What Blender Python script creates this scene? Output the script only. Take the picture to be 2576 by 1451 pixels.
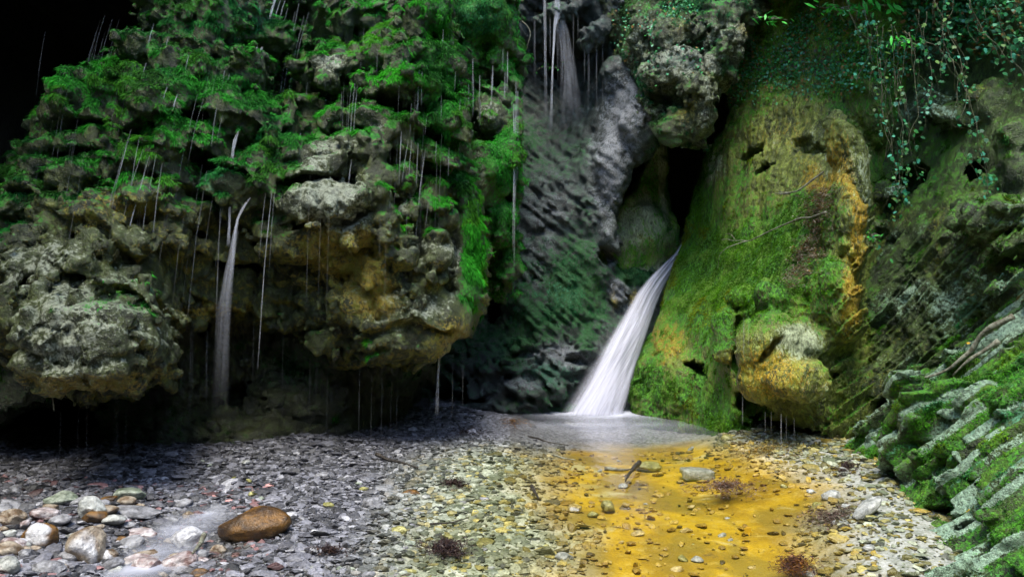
import bpy, math, random
import numpy as np
for o in list(bpy.data.objects): bpy.data.objects.remove(o)
SC = bpy.context.scene
COL = SC.collection
R = math.radians

# ------------------------------------------------------------------ camera
F, CX, CY, H = 2022.6, 1288.0, 725.0, 1.5      # focal length in units of a 2576 wide picture, eye height
cam = bpy.data.objects.new('camera', bpy.data.cameras.new('camera'))
COL.objects.link(cam)
cam.location = (0, 0, H); cam.rotation_euler = (R(90), 0, 0)
cam.data.sensor_width = 36; cam.data.lens = 36 * F / 2576
cam.data.clip_start = 0.05; cam.data.clip_end = 400
SC.camera = cam
# ------------------------------------------------------------------ light
SUN_EL, SUN_AZ = 66, -14        # azimuth: degrees from straight behind the eye, + = right
w = bpy.data.worlds.new('World'); SC.world = w; w.use_nodes = True
nt = w.node_tree; nt.nodes.clear()
sky = nt.nodes.new('ShaderNodeTexSky'); sky.sky_type = 'NISHITA'; sky.sun_disc = False
sky.sun_elevation = R(SUN_EL); sky.sun_rotation = R(180 - SUN_AZ)
bg = nt.nodes.new('ShaderNodeBackground'); bg.inputs['Strength'].default_value = 0.15
wo = nt.nodes.new('ShaderNodeOutputWorld')
nt.links.new(sky.outputs[0], bg.inputs[0]); nt.links.new(bg.outputs[0], wo.inputs[0])
sl = bpy.data.lights.new('sun', 'SUN'); sl.energy = 1.5; sl.angle = R(28); sl.color = (1.0, 0.95, 0.80)
sun = bpy.data.objects.new('sun', sl); COL.objects.link(sun)
sun.rotation_euler = (R(90 - SUN_EL), 0, R(SUN_AZ))
SC.view_settings.view_transform = 'Standard'; SC.view_settings.look = 'None'
SC.view_settings.exposure = 2.05; SC.view_settings.gamma = 1.0
SC.cycles.max_bounces = 6; SC.cycles.diffuse_bounces = 3; SC.cycles.glossy_bounces = 2
SC.cycles.transparent_max_bounces = 12; SC.cycles.use_denoising = True
SC.cycles.caustics_reflective = False; SC.cycles.caustics_refractive = False

# ------------------------------------------------------------------ helpers
rng = np.random.default_rng(7); random.seed(7)
def at(x, y, D): return np.array([(x - CX) / F * D, D, H - (y - CY) / F * D])
def gpt(x, y, z=0.0):
    D = (H - z) * F / (y - CY); return np.array([(x - CX) / F * D, D, z])
def tag(o, label=None, cat=None, group=None, kind=None):
    if label: o['label'] = label
    if cat: o['category'] = cat
    if group: o['group'] = group
    if kind: o['kind'] = kind
    return o
def empty(name, loc=(0, 0, 0)):
    o = bpy.data.objects.new(name, None); COL.objects.link(o); o.location = loc; o.empty_display_size = 0.1; return o
def mesh_np(name, V, faces, mat=None, parent=None, smooth=True, cols=None, link=True, uv=None):
    """faces: array (n,3) or (n,4), or a list of such arrays"""
    if not isinstance(faces, list): faces = [faces]
    me = bpy.data.meshes.new(name)
    V = np.asarray(V, np.float32)
    me.vertices.add(len(V)); me.vertices.foreach_set('co', V.ravel())
    loops = np.concatenate([f.ravel() for f in faces]).astype(np.int32)
    tot = np.concatenate([np.full(len(f), f.shape[1], np.int32) for f in faces])
    start = np.concatenate([[0], np.cumsum(tot)[:-1]]).astype(np.int32)
    me.loops.add(len(loops)); me.loops.foreach_set('vertex_index', loops)
    me.polygons.add(len(tot)); me.polygons.foreach_set('loop_start', start)
    me.polygons.foreach_set('use_smooth', np.full(len(tot), smooth, bool))
    if cols is not None:
        for nm, c in cols.items():
            a = me.color_attributes.new(nm, 'FLOAT_COLOR', 'POINT')
            c4 = np.ones((len(V), 4), np.float32); c4[:, :c.shape[1]] = c
            a.data.foreach_set('color', c4.ravel())
    me.update(calc_edges=True)
    if mat: me.materials.append(mat)
    if not link: return me
    o = bpy.data.objects.new(name, me); COL.objects.link(o)
    if parent: o.parent = parent
    return o
# --- periodic value noise, vectorised
NT = 32
_tab = rng.random((6, NT, NT, NT), dtype=np.float32) * 2 - 1
_rots = []
for i in range(6):
    q, _ = np.linalg.qr(rng.normal(size=(3, 3))); _rots.append(q.astype(np.float32))
def noise(P, f, k=0):
    k = k % 6
    Q = (P @ _rots[k]) * np.float32(f) + np.float32(13.7 * (k + 1))
    I = np.floor(Q).astype(np.int32); T = Q - I; T = T * T * (3 - 2 * T)
    I &= NT - 1; J = (I + 1) & (NT - 1)
    t = _tab[k].ravel()
    x0 = I[:, 0] * NT * NT; x1 = J[:, 0] * NT * NT; y0 = I[:, 1] * NT; y1 = J[:, 1] * NT; z0 = I[:, 2]; z1 = J[:, 2]
    tx, ty, tz = T[:, 0], T[:, 1], T[:, 2]
    def l(a, b, u): return a + (b - a) * u
    return l(l(l(t[x0+y0+z0], t[x1+y0+z0], tx), l(t[x0+y1+z0], t[x1+y1+z0], tx), ty),
             l(l(t[x0+y0+z1], t[x1+y0+z1], tx), l(t[x0+y1+z1], t[x1+y1+z1], tx), ty), tz)
def fbm(P, f, n=3, k=0, g=0.5):
    s = 0; a = 1.0
    for i in range(n): s = s + a * noise(P, f * 2.03 ** i, k + i); a *= g
    return s
def smin(a, b, k):
    h = np.clip(0.5 + 0.5 * (b - a) / k, 0, 1); return b + (a - b) * h - k * h * (1 - h)
def smax(a, b, k): return -smin(-a, -b, k)
def sstep(a, b, x):
    t = np.clip((x - a) / (b - a), 0, 1); return t * t * (3 - 2 * t)

# --- surface nets
def surface_nets(Fd, org, h):
    S = Fd < 0
    nx, ny, nz = S.shape
    c = S[:-1, :-1, :-1].astype(np.int8)
    cnt = c.copy()
    for a, b, d in ((1,0,0),(0,1,0),(1,1,0),(0,0,1),(1,0,1),(0,1,1),(1,1,1)):
        cnt += S[a:nx-1+a, b:ny-1+b, d:nz-1+d]
    act = (cnt > 0) & (cnt < 8)
    idx = np.argwhere(act)
    vid = np.full(act.shape, -1, np.int32); vid[act] = np.arange(len(idx))
    offs = np.array([(a, b, d) for a in (0,1) for b in (0,1) for d in (0,1)])
    vals = np.stack([Fd[idx[:,0]+o[0], idx[:,1]+o[1], idx[:,2]+o[2]] for o in offs], 1)
    acc = np.zeros((len(idx), 3), np.float32); n = np.zeros(len(idx), np.float32)
    for i in range(8):
        for j in range(i + 1, 8):
            if np.abs(offs[i] - offs[j]).sum() != 1: continue
            a, b = vals[:, i], vals[:, j]; m = (a < 0) != (b < 0)
            t = np.where(m, a / np.where(m, a - b, 1), 0)[:, None]
            acc += np.where(m[:, None], offs[i] + t * (offs[j] - offs[i]), 0); n += m
    V = (idx + acc / n[:, None]) * h + org
    quads = []
    for ax in range(3):
        sl0 = [slice(None)] * 3; sl1 = [slice(None)] * 3
        sl0[ax] = slice(0, -1); sl1[ax] = slice(1, None)
        ch = S[tuple(sl0)] != S[tuple(sl1)]
        b, d = [(1, 2), (2, 0), (0, 1)][ax]
        e = np.argwhere(ch)
        lim = np.array(act.shape)
        ok = (e[:, b] > 0) & (e[:, d] > 0) & (e[:, b] < lim[b]) & (e[:, d] < lim[d]) & (e[:, ax] < lim[ax])
        e = e[ok]
        def cell(db, dd):
            q = e.copy(); q[:, b] -= db; q[:, d] -= dd; return vid[q[:, 0], q[:, 1], q[:, 2]]
        q = np.stack([cell(1, 1), cell(0, 1), cell(0, 0), cell(1, 0)], 1)
        ins = S[e[:, 0], e[:, 1], e[:, 2]]
        q[~ins] = q[~ins][:, ::-1]
        quads.append(q[(q >= 0).all(1)])
    return V.astype(np.float32), np.concatenate(quads)
def vnormals(V, Q):
    a, b, c, d = V[Q[:, 0]], V[Q[:, 1]], V[Q[:, 2]], V[Q[:, 3]]
    fn = np.cross(c - a, d - b)
    N = np.zeros_like(V)
    for i in range(4):
        for ax in range(3): N[:, ax] += np.bincount(Q[:, i], fn[:, ax], len(V)).astype(np.float32)
    N /= np.linalg.norm(N, axis=1, keepdims=True) + 1e-9
    return N, fn
# --- fields over the picture
def tps(pts):
    P = np.array([(x / 300, y / 300) for x, y, _ in pts]); D = np.array([d for _, _, d in pts])
    n = len(P); r2 = ((P[:, None] - P[None]) ** 2).sum(-1)
    K = np.where(r2 > 0, 0.5 * r2 * np.log(r2 + 1e-12), 0) + np.eye(n) * 0.02
    A = np.zeros((n + 3, n + 3)); A[:n, :n] = K; A[:n, n] = 1; A[:n, n+1:] = P; A[n, :n] = 1; A[n+1:, :n] = P.T
    s = np.linalg.solve(A, np.concatenate([D, [0, 0, 0]]))
    lo, hi = D.min() - 0.25, D.max() + 0.5
    def f(x, y):
        q = np.stack([x / 300, y / 300], -1); r = ((q[..., None, :] - P) ** 2).sum(-1)
        v = (np.where(r > 0, 0.5 * r * np.log(r + 1e-12), 0) * s[:n]).sum(-1) + s[n] + q @ s[n+1:]
        return np.clip(v, lo, hi)
    return f
def poly_sdf(poly, X, Y):
    P = np.array(poly, float); d = np.full(X.shape, 1e18); ins = np.zeros(X.shape, bool)
    for i in range(len(P)):
        a, b = P[i], P[(i + 1) % len(P)]; e = b - a
        wx, wy = X - a[0], Y - a[1]; t = np.clip((wx * e[0] + wy * e[1]) / (e @ e + 1e-9), 0, 1)
        d = np.minimum(d, (wx - e[0] * t) ** 2 + (wy - e[1] * t) ** 2)
        c = ((a[1] > Y) != (b[1] > Y)) & (X < (b[0] - a[0]) * (Y - a[1]) / (b[1] - a[1] + 1e-12) + a[0])
        ins ^= c
    return np.sqrt(d) * np.where(ins, -1, 1)
class Table:
    def __init__(s, fn, x0, x1, y0, y1, st):
        s.x0, s.y0, s.st = x0, y0, st
        xs = np.arange(x0, x1 + st, st); ys = np.arange(y0, y1 + st, st)
        s.T = fn(*np.meshgrid(xs, ys, indexing='ij')).astype(np.float32)
    def __call__(s, x, y):
        u = np.clip((x - s.x0) / s.st, 0, s.T.shape[0] - 1.001); v = np.clip((y - s.y0) / s.st, 0, s.T.shape[1] - 1.001)
        i = u.astype(np.int32); j = v.astype(np.int32); a = u - i; b = v - j; T = s.T
        return (T[i, j] * (1 - a) + T[i+1, j] * a) * (1 - b) + (T[i, j+1] * (1 - a) + T[i+1, j+1] * a) * b

NB_ = np.array([-0.77, 0.144, 0.62], np.float32); NB_ /= np.linalg.norm(NB_)
DB_ = np.array([0.49, -0.49, 0.72], np.float32); DB_ -= NB_ * (DB_ @ NB_); DB_ /= np.linalg.norm(DB_)
class Rock:
    """a rock body: outline and depths seen from the stream, its own thickness, lumps, hollows and surface relief"""
    def __init__(s, poly, ctrl, thick=1.2, rnd=0.25, lumps=(), cuts=(), relief=None, seed=0, zmin=-0.3, lk=0.08, warp=0.08, boxes=(), bpale=0.9):
        s.bpale = bpale
        s.poly, s.thick, s.rnd, s.relief, s.lk, s.warp, s.seed, s.zmin = poly, thick, rnd, relief, lk, warp, seed, zmin
        P = np.array(poly, float); m = 60
        b = (P[:, 0].min() - m, P[:, 0].max() + m, P[:, 1].min() - m, P[:, 1].max() + m)
        s.D = Table(tps(ctrl), *b, 12); s.E = Table(lambda X, Y: poly_sdf(poly, X, Y), *b, 6)
        s.lumps = [s.prim(*l) for l in lumps]; s.cuts = [s.prim(*l) for l in cuts]; s.boxes = [s.box(*q) for q in boxes]
        dmin = s.D.T.min() - 0.5; dmax = s.D.T.max() + thick + 0.1
        cs = np.array([at(x, y, d) for x in b[:2] for y in b[2:] for d in (dmin, dmax)])
        s.lo = cs.min(0); s.hi = cs.max(0); s.lo[2] = max(s.lo[2], zmin); s.lo[1] = dmin
    def prim(s, x, y, rx, ry, dd=0.0, rot=0.0, rd=None):
        """lump centred behind picture point x,y; dd = how far its front stands out of the body; rot in degrees (screen plane)"""
        D = float(s.D(np.array([x], float), np.array([y], float))[0]); k = D / F
        rx, ry = rx * k, ry * k; r = rd if rd else (rx + ry) * 0.5
        c = at(x, y, D - dd + r * 0.9)
        a = R(rot); ca, sa = math.cos(a), math.sin(a)
        M = np.array([[ca, 0, sa], [0, 1, 0], [-sa, 0, ca]], np.float32)
        return c.astype(np.float32), np.array([rx, r, ry], np.float32), M, max(rx, ry, r)
    def box(s, x, y, lx, ly, out, dep, ang, dr=None):
        """block of a rock layer: centre, length and thickness in picture units, how far it stands out, depth in m, angle"""
        D = float(s.D(np.array([x], float), np.array([y], float))[0]); k = D / F
        t = np.array(dr if dr is not None else DB_, float) if ang is None else np.array([math.cos(R(ang)), -0.55, math.sin(R(ang))]); t /= np.linalg.norm(t)
        v = at(x, y, D) - np.array([0, 0, H]); v /= -np.linalg.norm(v); v = v + np.array([0, 0, .25]); v -= t * (v @ t); v /= np.linalg.norm(v); u = np.cross(t, v)
        c = at(x, y, D - out) - v * dep
        ts = math.hypot(t[0], t[2]); half = np.array([lx * k / 2 / max(ts, .5), ly * k / 2, dep])
        return c.astype(np.float32), half.astype(np.float32), np.stack([t, u, v]).astype(np.float32), float(np.linalg.norm(half))
    def field(s, P):
        P0 = P
        if s.warp: 
            P = P + np.stack([noise(P, 2.3, s.seed), noise(P, 2.3, s.seed + 1), noise(P, 2.3, s.seed + 2)], 1) * s.warp \
                  + np.stack([noise(P, 6.1, s.seed+3), noise(P, 6.1, s.seed + 4), noise(P, 6.1, s.seed + 5)], 1) * s.warp * 0.35
        Y = np.maximum(P[:, 1], 0.5)
        px = CX + F * P[:, 0] / Y; py = CY - F * (P[:, 2] - H) / Y
        Ds = s.D(px, py); e = s.E(px, py) * (Y / F)
        d = smax((Ds - P[:, 1]) * 0.85, e, s.rnd)
        d = smax(d, (P[:, 1] - Ds - s.thick) * 0.85, s.rnd * 0.5)
        for c, r, M, rm in s.lumps:
            q = P - c; m = np.nonzero(((np.abs(q) < rm + s.lk * 2.5).all(1)))[0]
            if not len(m): continue
            q = q[m] @ M.T; k0 = np.linalg.norm(q / r, axis=1); k1 = np.linalg.norm(q / (r * r), axis=1) + 1e-6
            d[m] = smin(d[m], k0 * (k0 - 1) / k1, s.lk)
        for c, hf, M, rm in s.boxes:
            q = P - c; m = np.nonzero(((np.abs(q) < rm + 0.12).all(1)))[0]
            if not len(m): continue
            q = np.abs(q[m] @ M.T) - hf + 0.012; bd = np.linalg.norm(np.maximum(q, 0), axis=1) + np.minimum(q.max(1), 0) - 0.012
            d[m] = np.minimum(d[m], bd)
        for c, r, M, rm in s.cuts:
            q = P - c; m = np.nonzero(((np.abs(q) < rm + s.lk * 2.5).all(1)))[0]
            if not len(m): continue
            q = q[m] @ M.T; k0 = np.linalg.norm(q / r, axis=1); k1 = np.linalg.norm(q / (r * r), axis=1) + 1e-6
            d[m] = smax(d[m], -(k0 * (k0 - 1) / k1), s.lk * 0.6)
        if s.relief: d = d - s.relief(P0, px, py)
        return d.astype(np.float32)
    def mesh(s, h):
        n = np.ceil((s.hi - s.lo) / (h * 4)).astype(int)
        g = [s.lo[i] + (np.arange(n[i]) * 4 + 1.5) * h for i in range(3)]
        C = np.stack(np.meshgrid(*g, indexing='ij'), -1).reshape(-1, 3).astype(np.float32)
        fc = s.field(C).reshape(n)
        actb = np.abs(fc) < h * 4 * 2.2 + 0.05
        Fd = np.repeat(np.repeat(np.repeat(fc, 4, 0), 4, 1), 4, 2)
        bi = np.argwhere(actb) * 4
        oo = np.stack(np.meshgrid(*[np.arange(4)] * 3, indexing='ij'), -1).reshape(-1, 3)
        for i in range(0, len(bi), 15000):
            ii = (bi[i:i+15000, None] + oo[None]).reshape(-1, 3)
            Fd[ii[:, 0], ii[:, 1], ii[:, 2]] = s.field((ii * h + s.lo).astype(np.float32))
        Fd[0] = Fd[-1] = 1; Fd[:, 0] = Fd[:, -1] = 1; Fd[:, :, 0] = Fd[:, :, -1] = 1
        V, Q = surface_nets(Fd, s.lo, h)
        # drop what lies far behind / below and unseen loose crumbs stay (they are inside)
        s.V, s.Q = V, Q; s.N, s.fn = vnormals(V, Q)
        return V, Q
    def paint(s, base, blobs):
        """base(P,N)->(n,4) weights of moss, pale, ochre, teal;  blobs: x,y,rx,ry,kind,weight"""
        V = s.V; m = base(V, s.N).astype(np.float32)
        for x, y, rx, ry, k, wt in blobs:
            D = float(s.D(np.array([x], float), np.array([y], float))[0]); c = at(x, y, D); q = D / F
            rr = np.array([rx * q, max(rx, ry) * q * 1.3 + 0.25, ry * q])
            g = np.exp(-(((V - c) / rr) ** 2).sum(1)) * wt
            m[:, 'mpot'.index(k)] += g
            if k == 'p' and wt > 0: m[:, 0] -= g * 0.8
            if k == 'o' and wt > 0: m[:, 0] -= g * 0.5
        rb_ = np.random.default_rng(s.seed + 40)
        for c, hf, M, rm in s.boxes:
            i = np.nonzero((np.abs(V - c) < rm).all(1))[0]; q = np.abs((V[i] - c) @ M.T); i = i[(q < hf + 0.02).all(1)]
            a_ = rb_.random() ** 1.3 * s.bpale; m[i, 1] = a_; m[i, 0] = m[i, 0] * (1 - a_) * 0.9; m[i, 3] = rb_.random() ** 2 * 0.9 * s.bpale; m[i, 2] = rb_.random() ** 3 * 0.8 if s.bpale < .7 else 0
        s.m = np.clip(m, 0, 1.5); return s.m

# ------------------------------------------------------------------ materials
def mat_new(name):
    m = bpy.data.materials.new(name); m.use_nodes = True; m.node_tree.nodes.clear(); return m
class NB:
    def __init__(s, m): s.t = m.node_tree
    def n(s, ty, **kw):
        o = s.t.nodes.new(ty)
        for k, v in kw.items():
            if k.startswith('i_'):
                key = k[2:]; key = int(key) if key.isdigit() else key.replace('_', ' ')
                if hasattr(v, 'bl_idname') or hasattr(v, 'is_linked'): s.t.links.new(v, o.inputs[key])
                else: o.inputs[key].default_value = v
            else: setattr(o, k, v)
        return o
    def noise(s, vec, scale, detail=5, rough=0.6, dist=0.0):
        o = s.n('ShaderNodeTexNoise'); s.t.links.new(vec, o.inputs['Vector'])
        o.inputs['Scale'].default_value = scale; o.inputs['Detail'].default_value = detail
        o.inputs['Roughness'].default_value = rough; o.inputs['Distortion'].default_value = dist
        return o.outputs['Fac']
    def ramp(s, f, a, b, c0=0.0, c1=1.0):
        o = s.n('ShaderNodeMapRange'); s.t.links.new(f, o.inputs['Value'])
        o.interpolation_type = 'SMOOTHSTEP'
        for k, v in zip(('From Min', 'From Max', 'To Min', 'To Max'), (a, b, c0, c1)): o.inputs[k].default_value = v
        return o.outputs[0]
    def mix(s, f, a, b, bt='MIX'):
        o = s.n('ShaderNodeMix', data_type='RGBA', blend_type=bt)
        for k, v in ((0, f), (6, a), (7, b)):
            if hasattr(v, 'is_linked'): s.t.links.new(v, o.inputs[k])
            else: o.inputs[k].default_value = (*v, 1) if isinstance(v, tuple) and len(v) == 3 else v
        return o.outputs[2]
    def math(s, op, a, b=0.0):
        o = s.n('ShaderNodeMath', operation=op)
        for k, v in ((0, a), (1, b)):
            if hasattr(v, 'is_linked'): s.t.links.new(v, o.inputs[k])
            else: o.inputs[k].default_value = v
        return o.outputs[0]
    def out(s, sh): 
        o = s.n('ShaderNodeOutputMaterial'); s.t.links.new(sh, o.inputs[0])
    def bsdf(s, col, rough=0.6, normal=None, spec=0.5):
        o = s.n('ShaderNodeBsdfPrincipled')
        for k, v in (('Base Color', col), ('Roughness', rough), ('Specular IOR Level', spec)):
            if hasattr(v, 'is_linked'): s.t.links.new(v, o.inputs[k])
            else: o.inputs[k].default_value = (*v, 1) if isinstance(v, tuple) and len(v) == 3 else v
        if normal: s.t.links.new(normal, o.inputs['Normal'])
        return o.outputs[0]
    def bump(s, hgt, dist, strength=1.0, prev=None):
        o = s.n('ShaderNodeBump'); s.t.links.new(hgt, o.inputs['Height'])
        o.inputs['Distance'].default_value = dist; o.inputs['Strength'].default_value = strength
        if prev: s.t.links.new(prev, o.inputs['Normal'])
        return o.outputs[0]
def rock_mat(name, dark=(0.007, 0.011, 0.002), mid=(0.052, 0.070, 0.016), pale=(0.38, 0.42, 0.31), ochre=(0.36, 0.25, 0.012),
             moss0=(0.004, 0.055, 0.003), moss1=(0.035, 0.32, 0.014), teal=(0.05, 0.27, 0.14), stretch=(1, 1, 1), rough=0.34, wet=0.6, bump=0.03):
    m = mat_new(name); b = NB(m)
    g = b.n('ShaderNodeNewGeometry').outputs['Position']
    mp = b.n('ShaderNodeMapping'); b.t.links.new(g, mp.inputs[0]); mp.inputs['Scale'].default_value = stretch
    p = mp.outputs[0]
    at_ = b.n('ShaderNodeVertexColor', layer_name='mask')
    sp = b.n('ShaderNodeSeparateColor'); b.t.links.new(at_.outputs[0], sp.inputs[0])
    al = at_.outputs[1]
    n1 = b.noise(p, 4, 8, 0.65); n2 = b.noise(p, 13, 6, 0.7, 0.5); n3 = b.noise(p, 45, 4, 0.7); n4 = b.noise(p, 110, 2, 0.6)
    c = b.mix(b.ramp(n1, 0.35, 0.65), dark, mid)
    c = b.mix(b.ramp(n2, 0.47, 0.62, 0, 0.8), c, tuple(min(1, x * 2.1) for x in mid))
    c = b.mix(b.ramp(n3, 0.52, 0.62, 0, 0.75), c, dark)
    c = b.mix(b.ramp(n4, 0.54, 0.66, 0, 0.55), c, tuple(min(1, x * 2.6) for x in mid))
    def mask(s, nn, amp=1.1):
        return b.ramp(b.math('ADD', s, b.math('MULTIPLY', b.math('SUBTRACT', nn, 0.5), amp)), 0.35, 0.6)
    nm = b.math('ADD', b.math('MULTIPLY', n2, 0.5), b.math('MULTIPLY', n3, 0.5))
    oc = b.mix(b.ramp(n3, 0.4, 0.65), tuple(x * 0.4 for x in ochre), ochre)
    oc = b.mix(b.ramp(n2, 0.45, 0.62), oc, (ochre[0] * 0.55, ochre[1] * 0.85, ochre[2]))
    oc = b.mix(b.ramp(n4, 0.52, 0.66, 0, 0.6), oc, (min(1, ochre[0] * 1.5), min(1, ochre[1] * 1.9), ochre[2] + 0.12))
    c = b.mix(mask(sp.outputs[2], nm, 3.0), c, oc)
    pc = b.mix(b.ramp(n3, 0.35, 0.62), tuple(x * 0.35 for x in pale), pale)
    pc = b.mix(b.ramp(n4, 0.5, 0.7, 0, 0.5), pc, tuple(x * 0.5 for x in pale))
    c = b.mix(mask(sp.outputs[1], nm, 3.2), c, pc)
    mc = b.mix(b.ramp(n3, 0.38, 0.66), moss0, moss1)
    mc = b.mix(b.ramp(n1, 0.45, 0.6, 0, 0.4), mc, (moss1[0] * 1.9, moss1[1] * 0.8, moss1[2]))
    mm = mask(sp.outputs[0], nm, 2.4)
    c = b.mix(mm, c, mc)
    tc = b.mix(b.ramp(n3, 0.4, 0.65), tuple(x * 0.4 for x in teal), teal)
    c = b.mix(mask(b.math('SUBTRACT', 1.0, al) if False else al, nm, 1.6), c, tc)
    nb = b.bump(n2, bump * 1.8, 1.0); nb = b.bump(n3, bump * 1.1, 1.0, nb); nb = b.bump(n4, bump * 0.45, 1.0, nb)
    rg = b.mix(mm, (rough,) * 3, (0.85,) * 3)
    b.out(b.bsdf(c, rg, nb, wet)); return m
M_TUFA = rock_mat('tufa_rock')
M_SHADE = rock_mat('shaded_tufa', dark=(0.005, 0.006, 0.002), mid=(0.03, 0.036, 0.010), moss0=(0.003, 0.02, 0.002), moss1=(0.012, 0.09, 0.006), ochre=(0.14, 0.10, 0.01))  # wet tufa darkened further: the undercut's shade is put into its colour
M_BACK = rock_mat('grey_wet_rock', dark=(0.03, 0.032, 0.032), mid=(0.034, 0.052, 0.046), pale=(0.27, 0.29, 0.32), moss1=(0.015, 0.14, 0.03), rough=0.28, wet=0.7)
M_SLOPE = rock_mat('mossy_slope_rock', dark=(0.022, 0.034, 0.006), mid=(0.17, 0.21, 0.035), pale=(0.46, 0.54, 0.32), ochre=(0.55, 0.34, 0.01),
                   moss0=(0.015, 0.075, 0.003), moss1=(0.09, 0.34, 0.008), stretch=(1, 1, 0.4))
M_STRATA = rock_mat('layered_rock', dark=(0.010, 0.018, 0.004), mid=(0.055, 0.095, 0.018), pale=(0.40, 0.60, 0.42), moss0=(0.01, 0.06, 0.003), moss1=(0.08, 0.36, 0.008), teal=(0.14, 0.40, 0.22))
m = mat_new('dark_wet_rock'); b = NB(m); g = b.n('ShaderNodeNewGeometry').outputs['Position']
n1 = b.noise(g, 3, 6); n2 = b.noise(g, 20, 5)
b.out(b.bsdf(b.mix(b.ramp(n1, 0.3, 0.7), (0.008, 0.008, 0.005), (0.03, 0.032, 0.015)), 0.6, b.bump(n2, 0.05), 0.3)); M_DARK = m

def simple_mat(name, c0, c1, scale=20, rough=0.6, bump=0.01, spec=0.4):
    m = mat_new(name); b = NB(m)
    tc = b.n('ShaderNodeTexCoord').outputs['Object']; n = b.noise(tc, scale, 6, 0.65); n2 = b.noise(tc, scale * 4, 4, 0.65)
    c = b.mix(b.ramp(n, 0.4, 0.6), c0, c1); c = b.mix(b.ramp(n2, 0.5, 0.7, 0, 0.4), c, tuple(x * 0.5 for x in c0))
    b.out(b.bsdf(c, rough, b.bump(n2, bump), spec)); return m
def col_mat(name, rough=0.6, scale=60, bump=0.006, spec=0.5, trans=0.0, var=0.5):
    m = mat_new(name); b = NB(m)
    vc = b.n('ShaderNodeVertexColor', layer_name='col').outputs[0]
    g = b.n('ShaderNodeNewGeometry').outputs['Position']; n = b.noise(g, scale, 4, 0.7)
    c = b.mix(b.ramp(n, 0.4, 0.65, 0, var), vc, b.mix(1.0, vc, (0.4, 0.4, 0.4), 'MULTIPLY'))
    s = b.bsdf(c, rough, b.bump(n, bump), spec)
    if trans:
        t = b.n('ShaderNodeBsdfTranslucent'); b.t.links.new(c, t.inputs[0]); mx = b.n('ShaderNodeMixShader'); mx.inputs[0].default_value = trans
        b.t.links.new(s, mx.inputs[1]); b.t.links.new(t.outputs[0], mx.inputs[2]); s = mx.outputs[0]
    b.out(s); return m
M_STONE = col_mat('stone', 0.38, 45, 0.012, 0.6, 0.0, 0.75); M_LEAF = col_mat('leaf', 0.45, 30, 0.0, 0.3, 0.3, 0.3); M_MOSS = col_mat('moss_fibre', 0.8, 25, 0.0, 0.15, 0.35, 0.5)
M_BARK = simple_mat('bark', (0.10, 0.09, 0.06), (0.26, 0.27, 0.2), 30)
M_DBARK = simple_mat('wet_bark', (0.015, 0.012, 0.01), (0.05, 0.04, 0.03), 30, 0.4)

# ------------------------------------------------------------------ relief functions
def billow(P, f, k): return np.abs(noise(P, f, k)) 
def relief_tufa(P, px, py, amp=1.0, terr=1.0):
    n0 = noise(P, 1.1, 4)
    tl = np.where(px > 700, 0.10 + 0.42 * sstep(820, 1080, px), 0.40)
    t = (P[:, 2] + 0.30 * n0 + 0.20 * noise(P, 2.9, 1) + P[:, 0] * tl) / 0.40
    fr = t - np.floor(t)
    saw = (1 - fr) * sstep(0, 0.10, fr)
    d = terr * 0.17 * (saw - 0.45) * np.clip(0.45 + 1.3 * noise(P, 1.3, 2), 0, 1)
    d = d + amp * (0.12 * billow(P, 3.3, 0) + 0.13 * billow(P, 7.0, 1) + 0.06 * billow(P, 15, 2) + 0.03 * billow(P, 33, 3)) - 0.09 * amp
    return d
def relief_smooth(P, px, py):
    return 0.06 * noise(P, 2.5, 0) + 0.035 * fbm(P, 6, 3, 1) + 0.012 * noise(P, 33, 5)
def relief_rough(P, px, py):
    return 0.12 * billow(P, 3, 3) + 0.09 * billow(P, 7, 4) + 0.05 * billow(P, 15, 0) + 0.025 * noise(P, 34, 2) - 0.08
NB_ = np.array([-0.77, 0.144, 0.62], np.float32); NB_ /= np.linalg.norm(NB_)
DB_ = np.array([0.49, -0.49, 0.72], np.float32); DB_ -= NB_ * (DB_ @ NB_); DB_ /= np.linalg.norm(DB_)
CB_ = np.cross(NB_, DB_)
B2_ = CB_ * 0.72 + NB_ * 0.70; B3_ = CB_ * 0.3 + NB_ * 0.95
def hash2(i, j, k=0):
    v = np.sin(i * 127.1 + j * 311.7 + k * 74.7) * 43758.5453; return v - np.floor(v)
def beds(P, th, ln, bv=None):
    w_ = P @ (B2_ if bv is None else bv) + 0.05 * noise(P, 1.4, 1) + 0.008 * noise(P, 9, 3); u = P @ DB_ + 0.03 * noise(P, 5, 2)
    t = w_ / th; t = t + 0.30 * np.sin(t * 1.9); i = np.floor(t); uu = u / ln + hash2(i, 0) * 7; j = np.floor(uu + 0.35 * np.sin(uu * 2.3)); 
    uv = uu + 0.35 * np.sin(uu * 2.3)
    return i, j, t - i, uv - j
def beds_relief(P, th, ln, amp, gap=0.03, bv=None):
    i, j, fr, fu = beds(P, th, ln, bv); h1 = hash2(i, j); h2 = hash2(i, 4)
    e = np.minimum(fr, 1 - fr) * th; eu = np.minimum(fu, 1 - fu) * ln
    return amp * (0.8 * (fr - 0.5) + 1.1 * (h1 - 0.5) + 0.6 * (h2 - 0.5)) - gap * (1 - sstep(0, 0.16 * th, e)) - gap * 0.7 * (1 - sstep(0, 0.014, eu))
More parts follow.
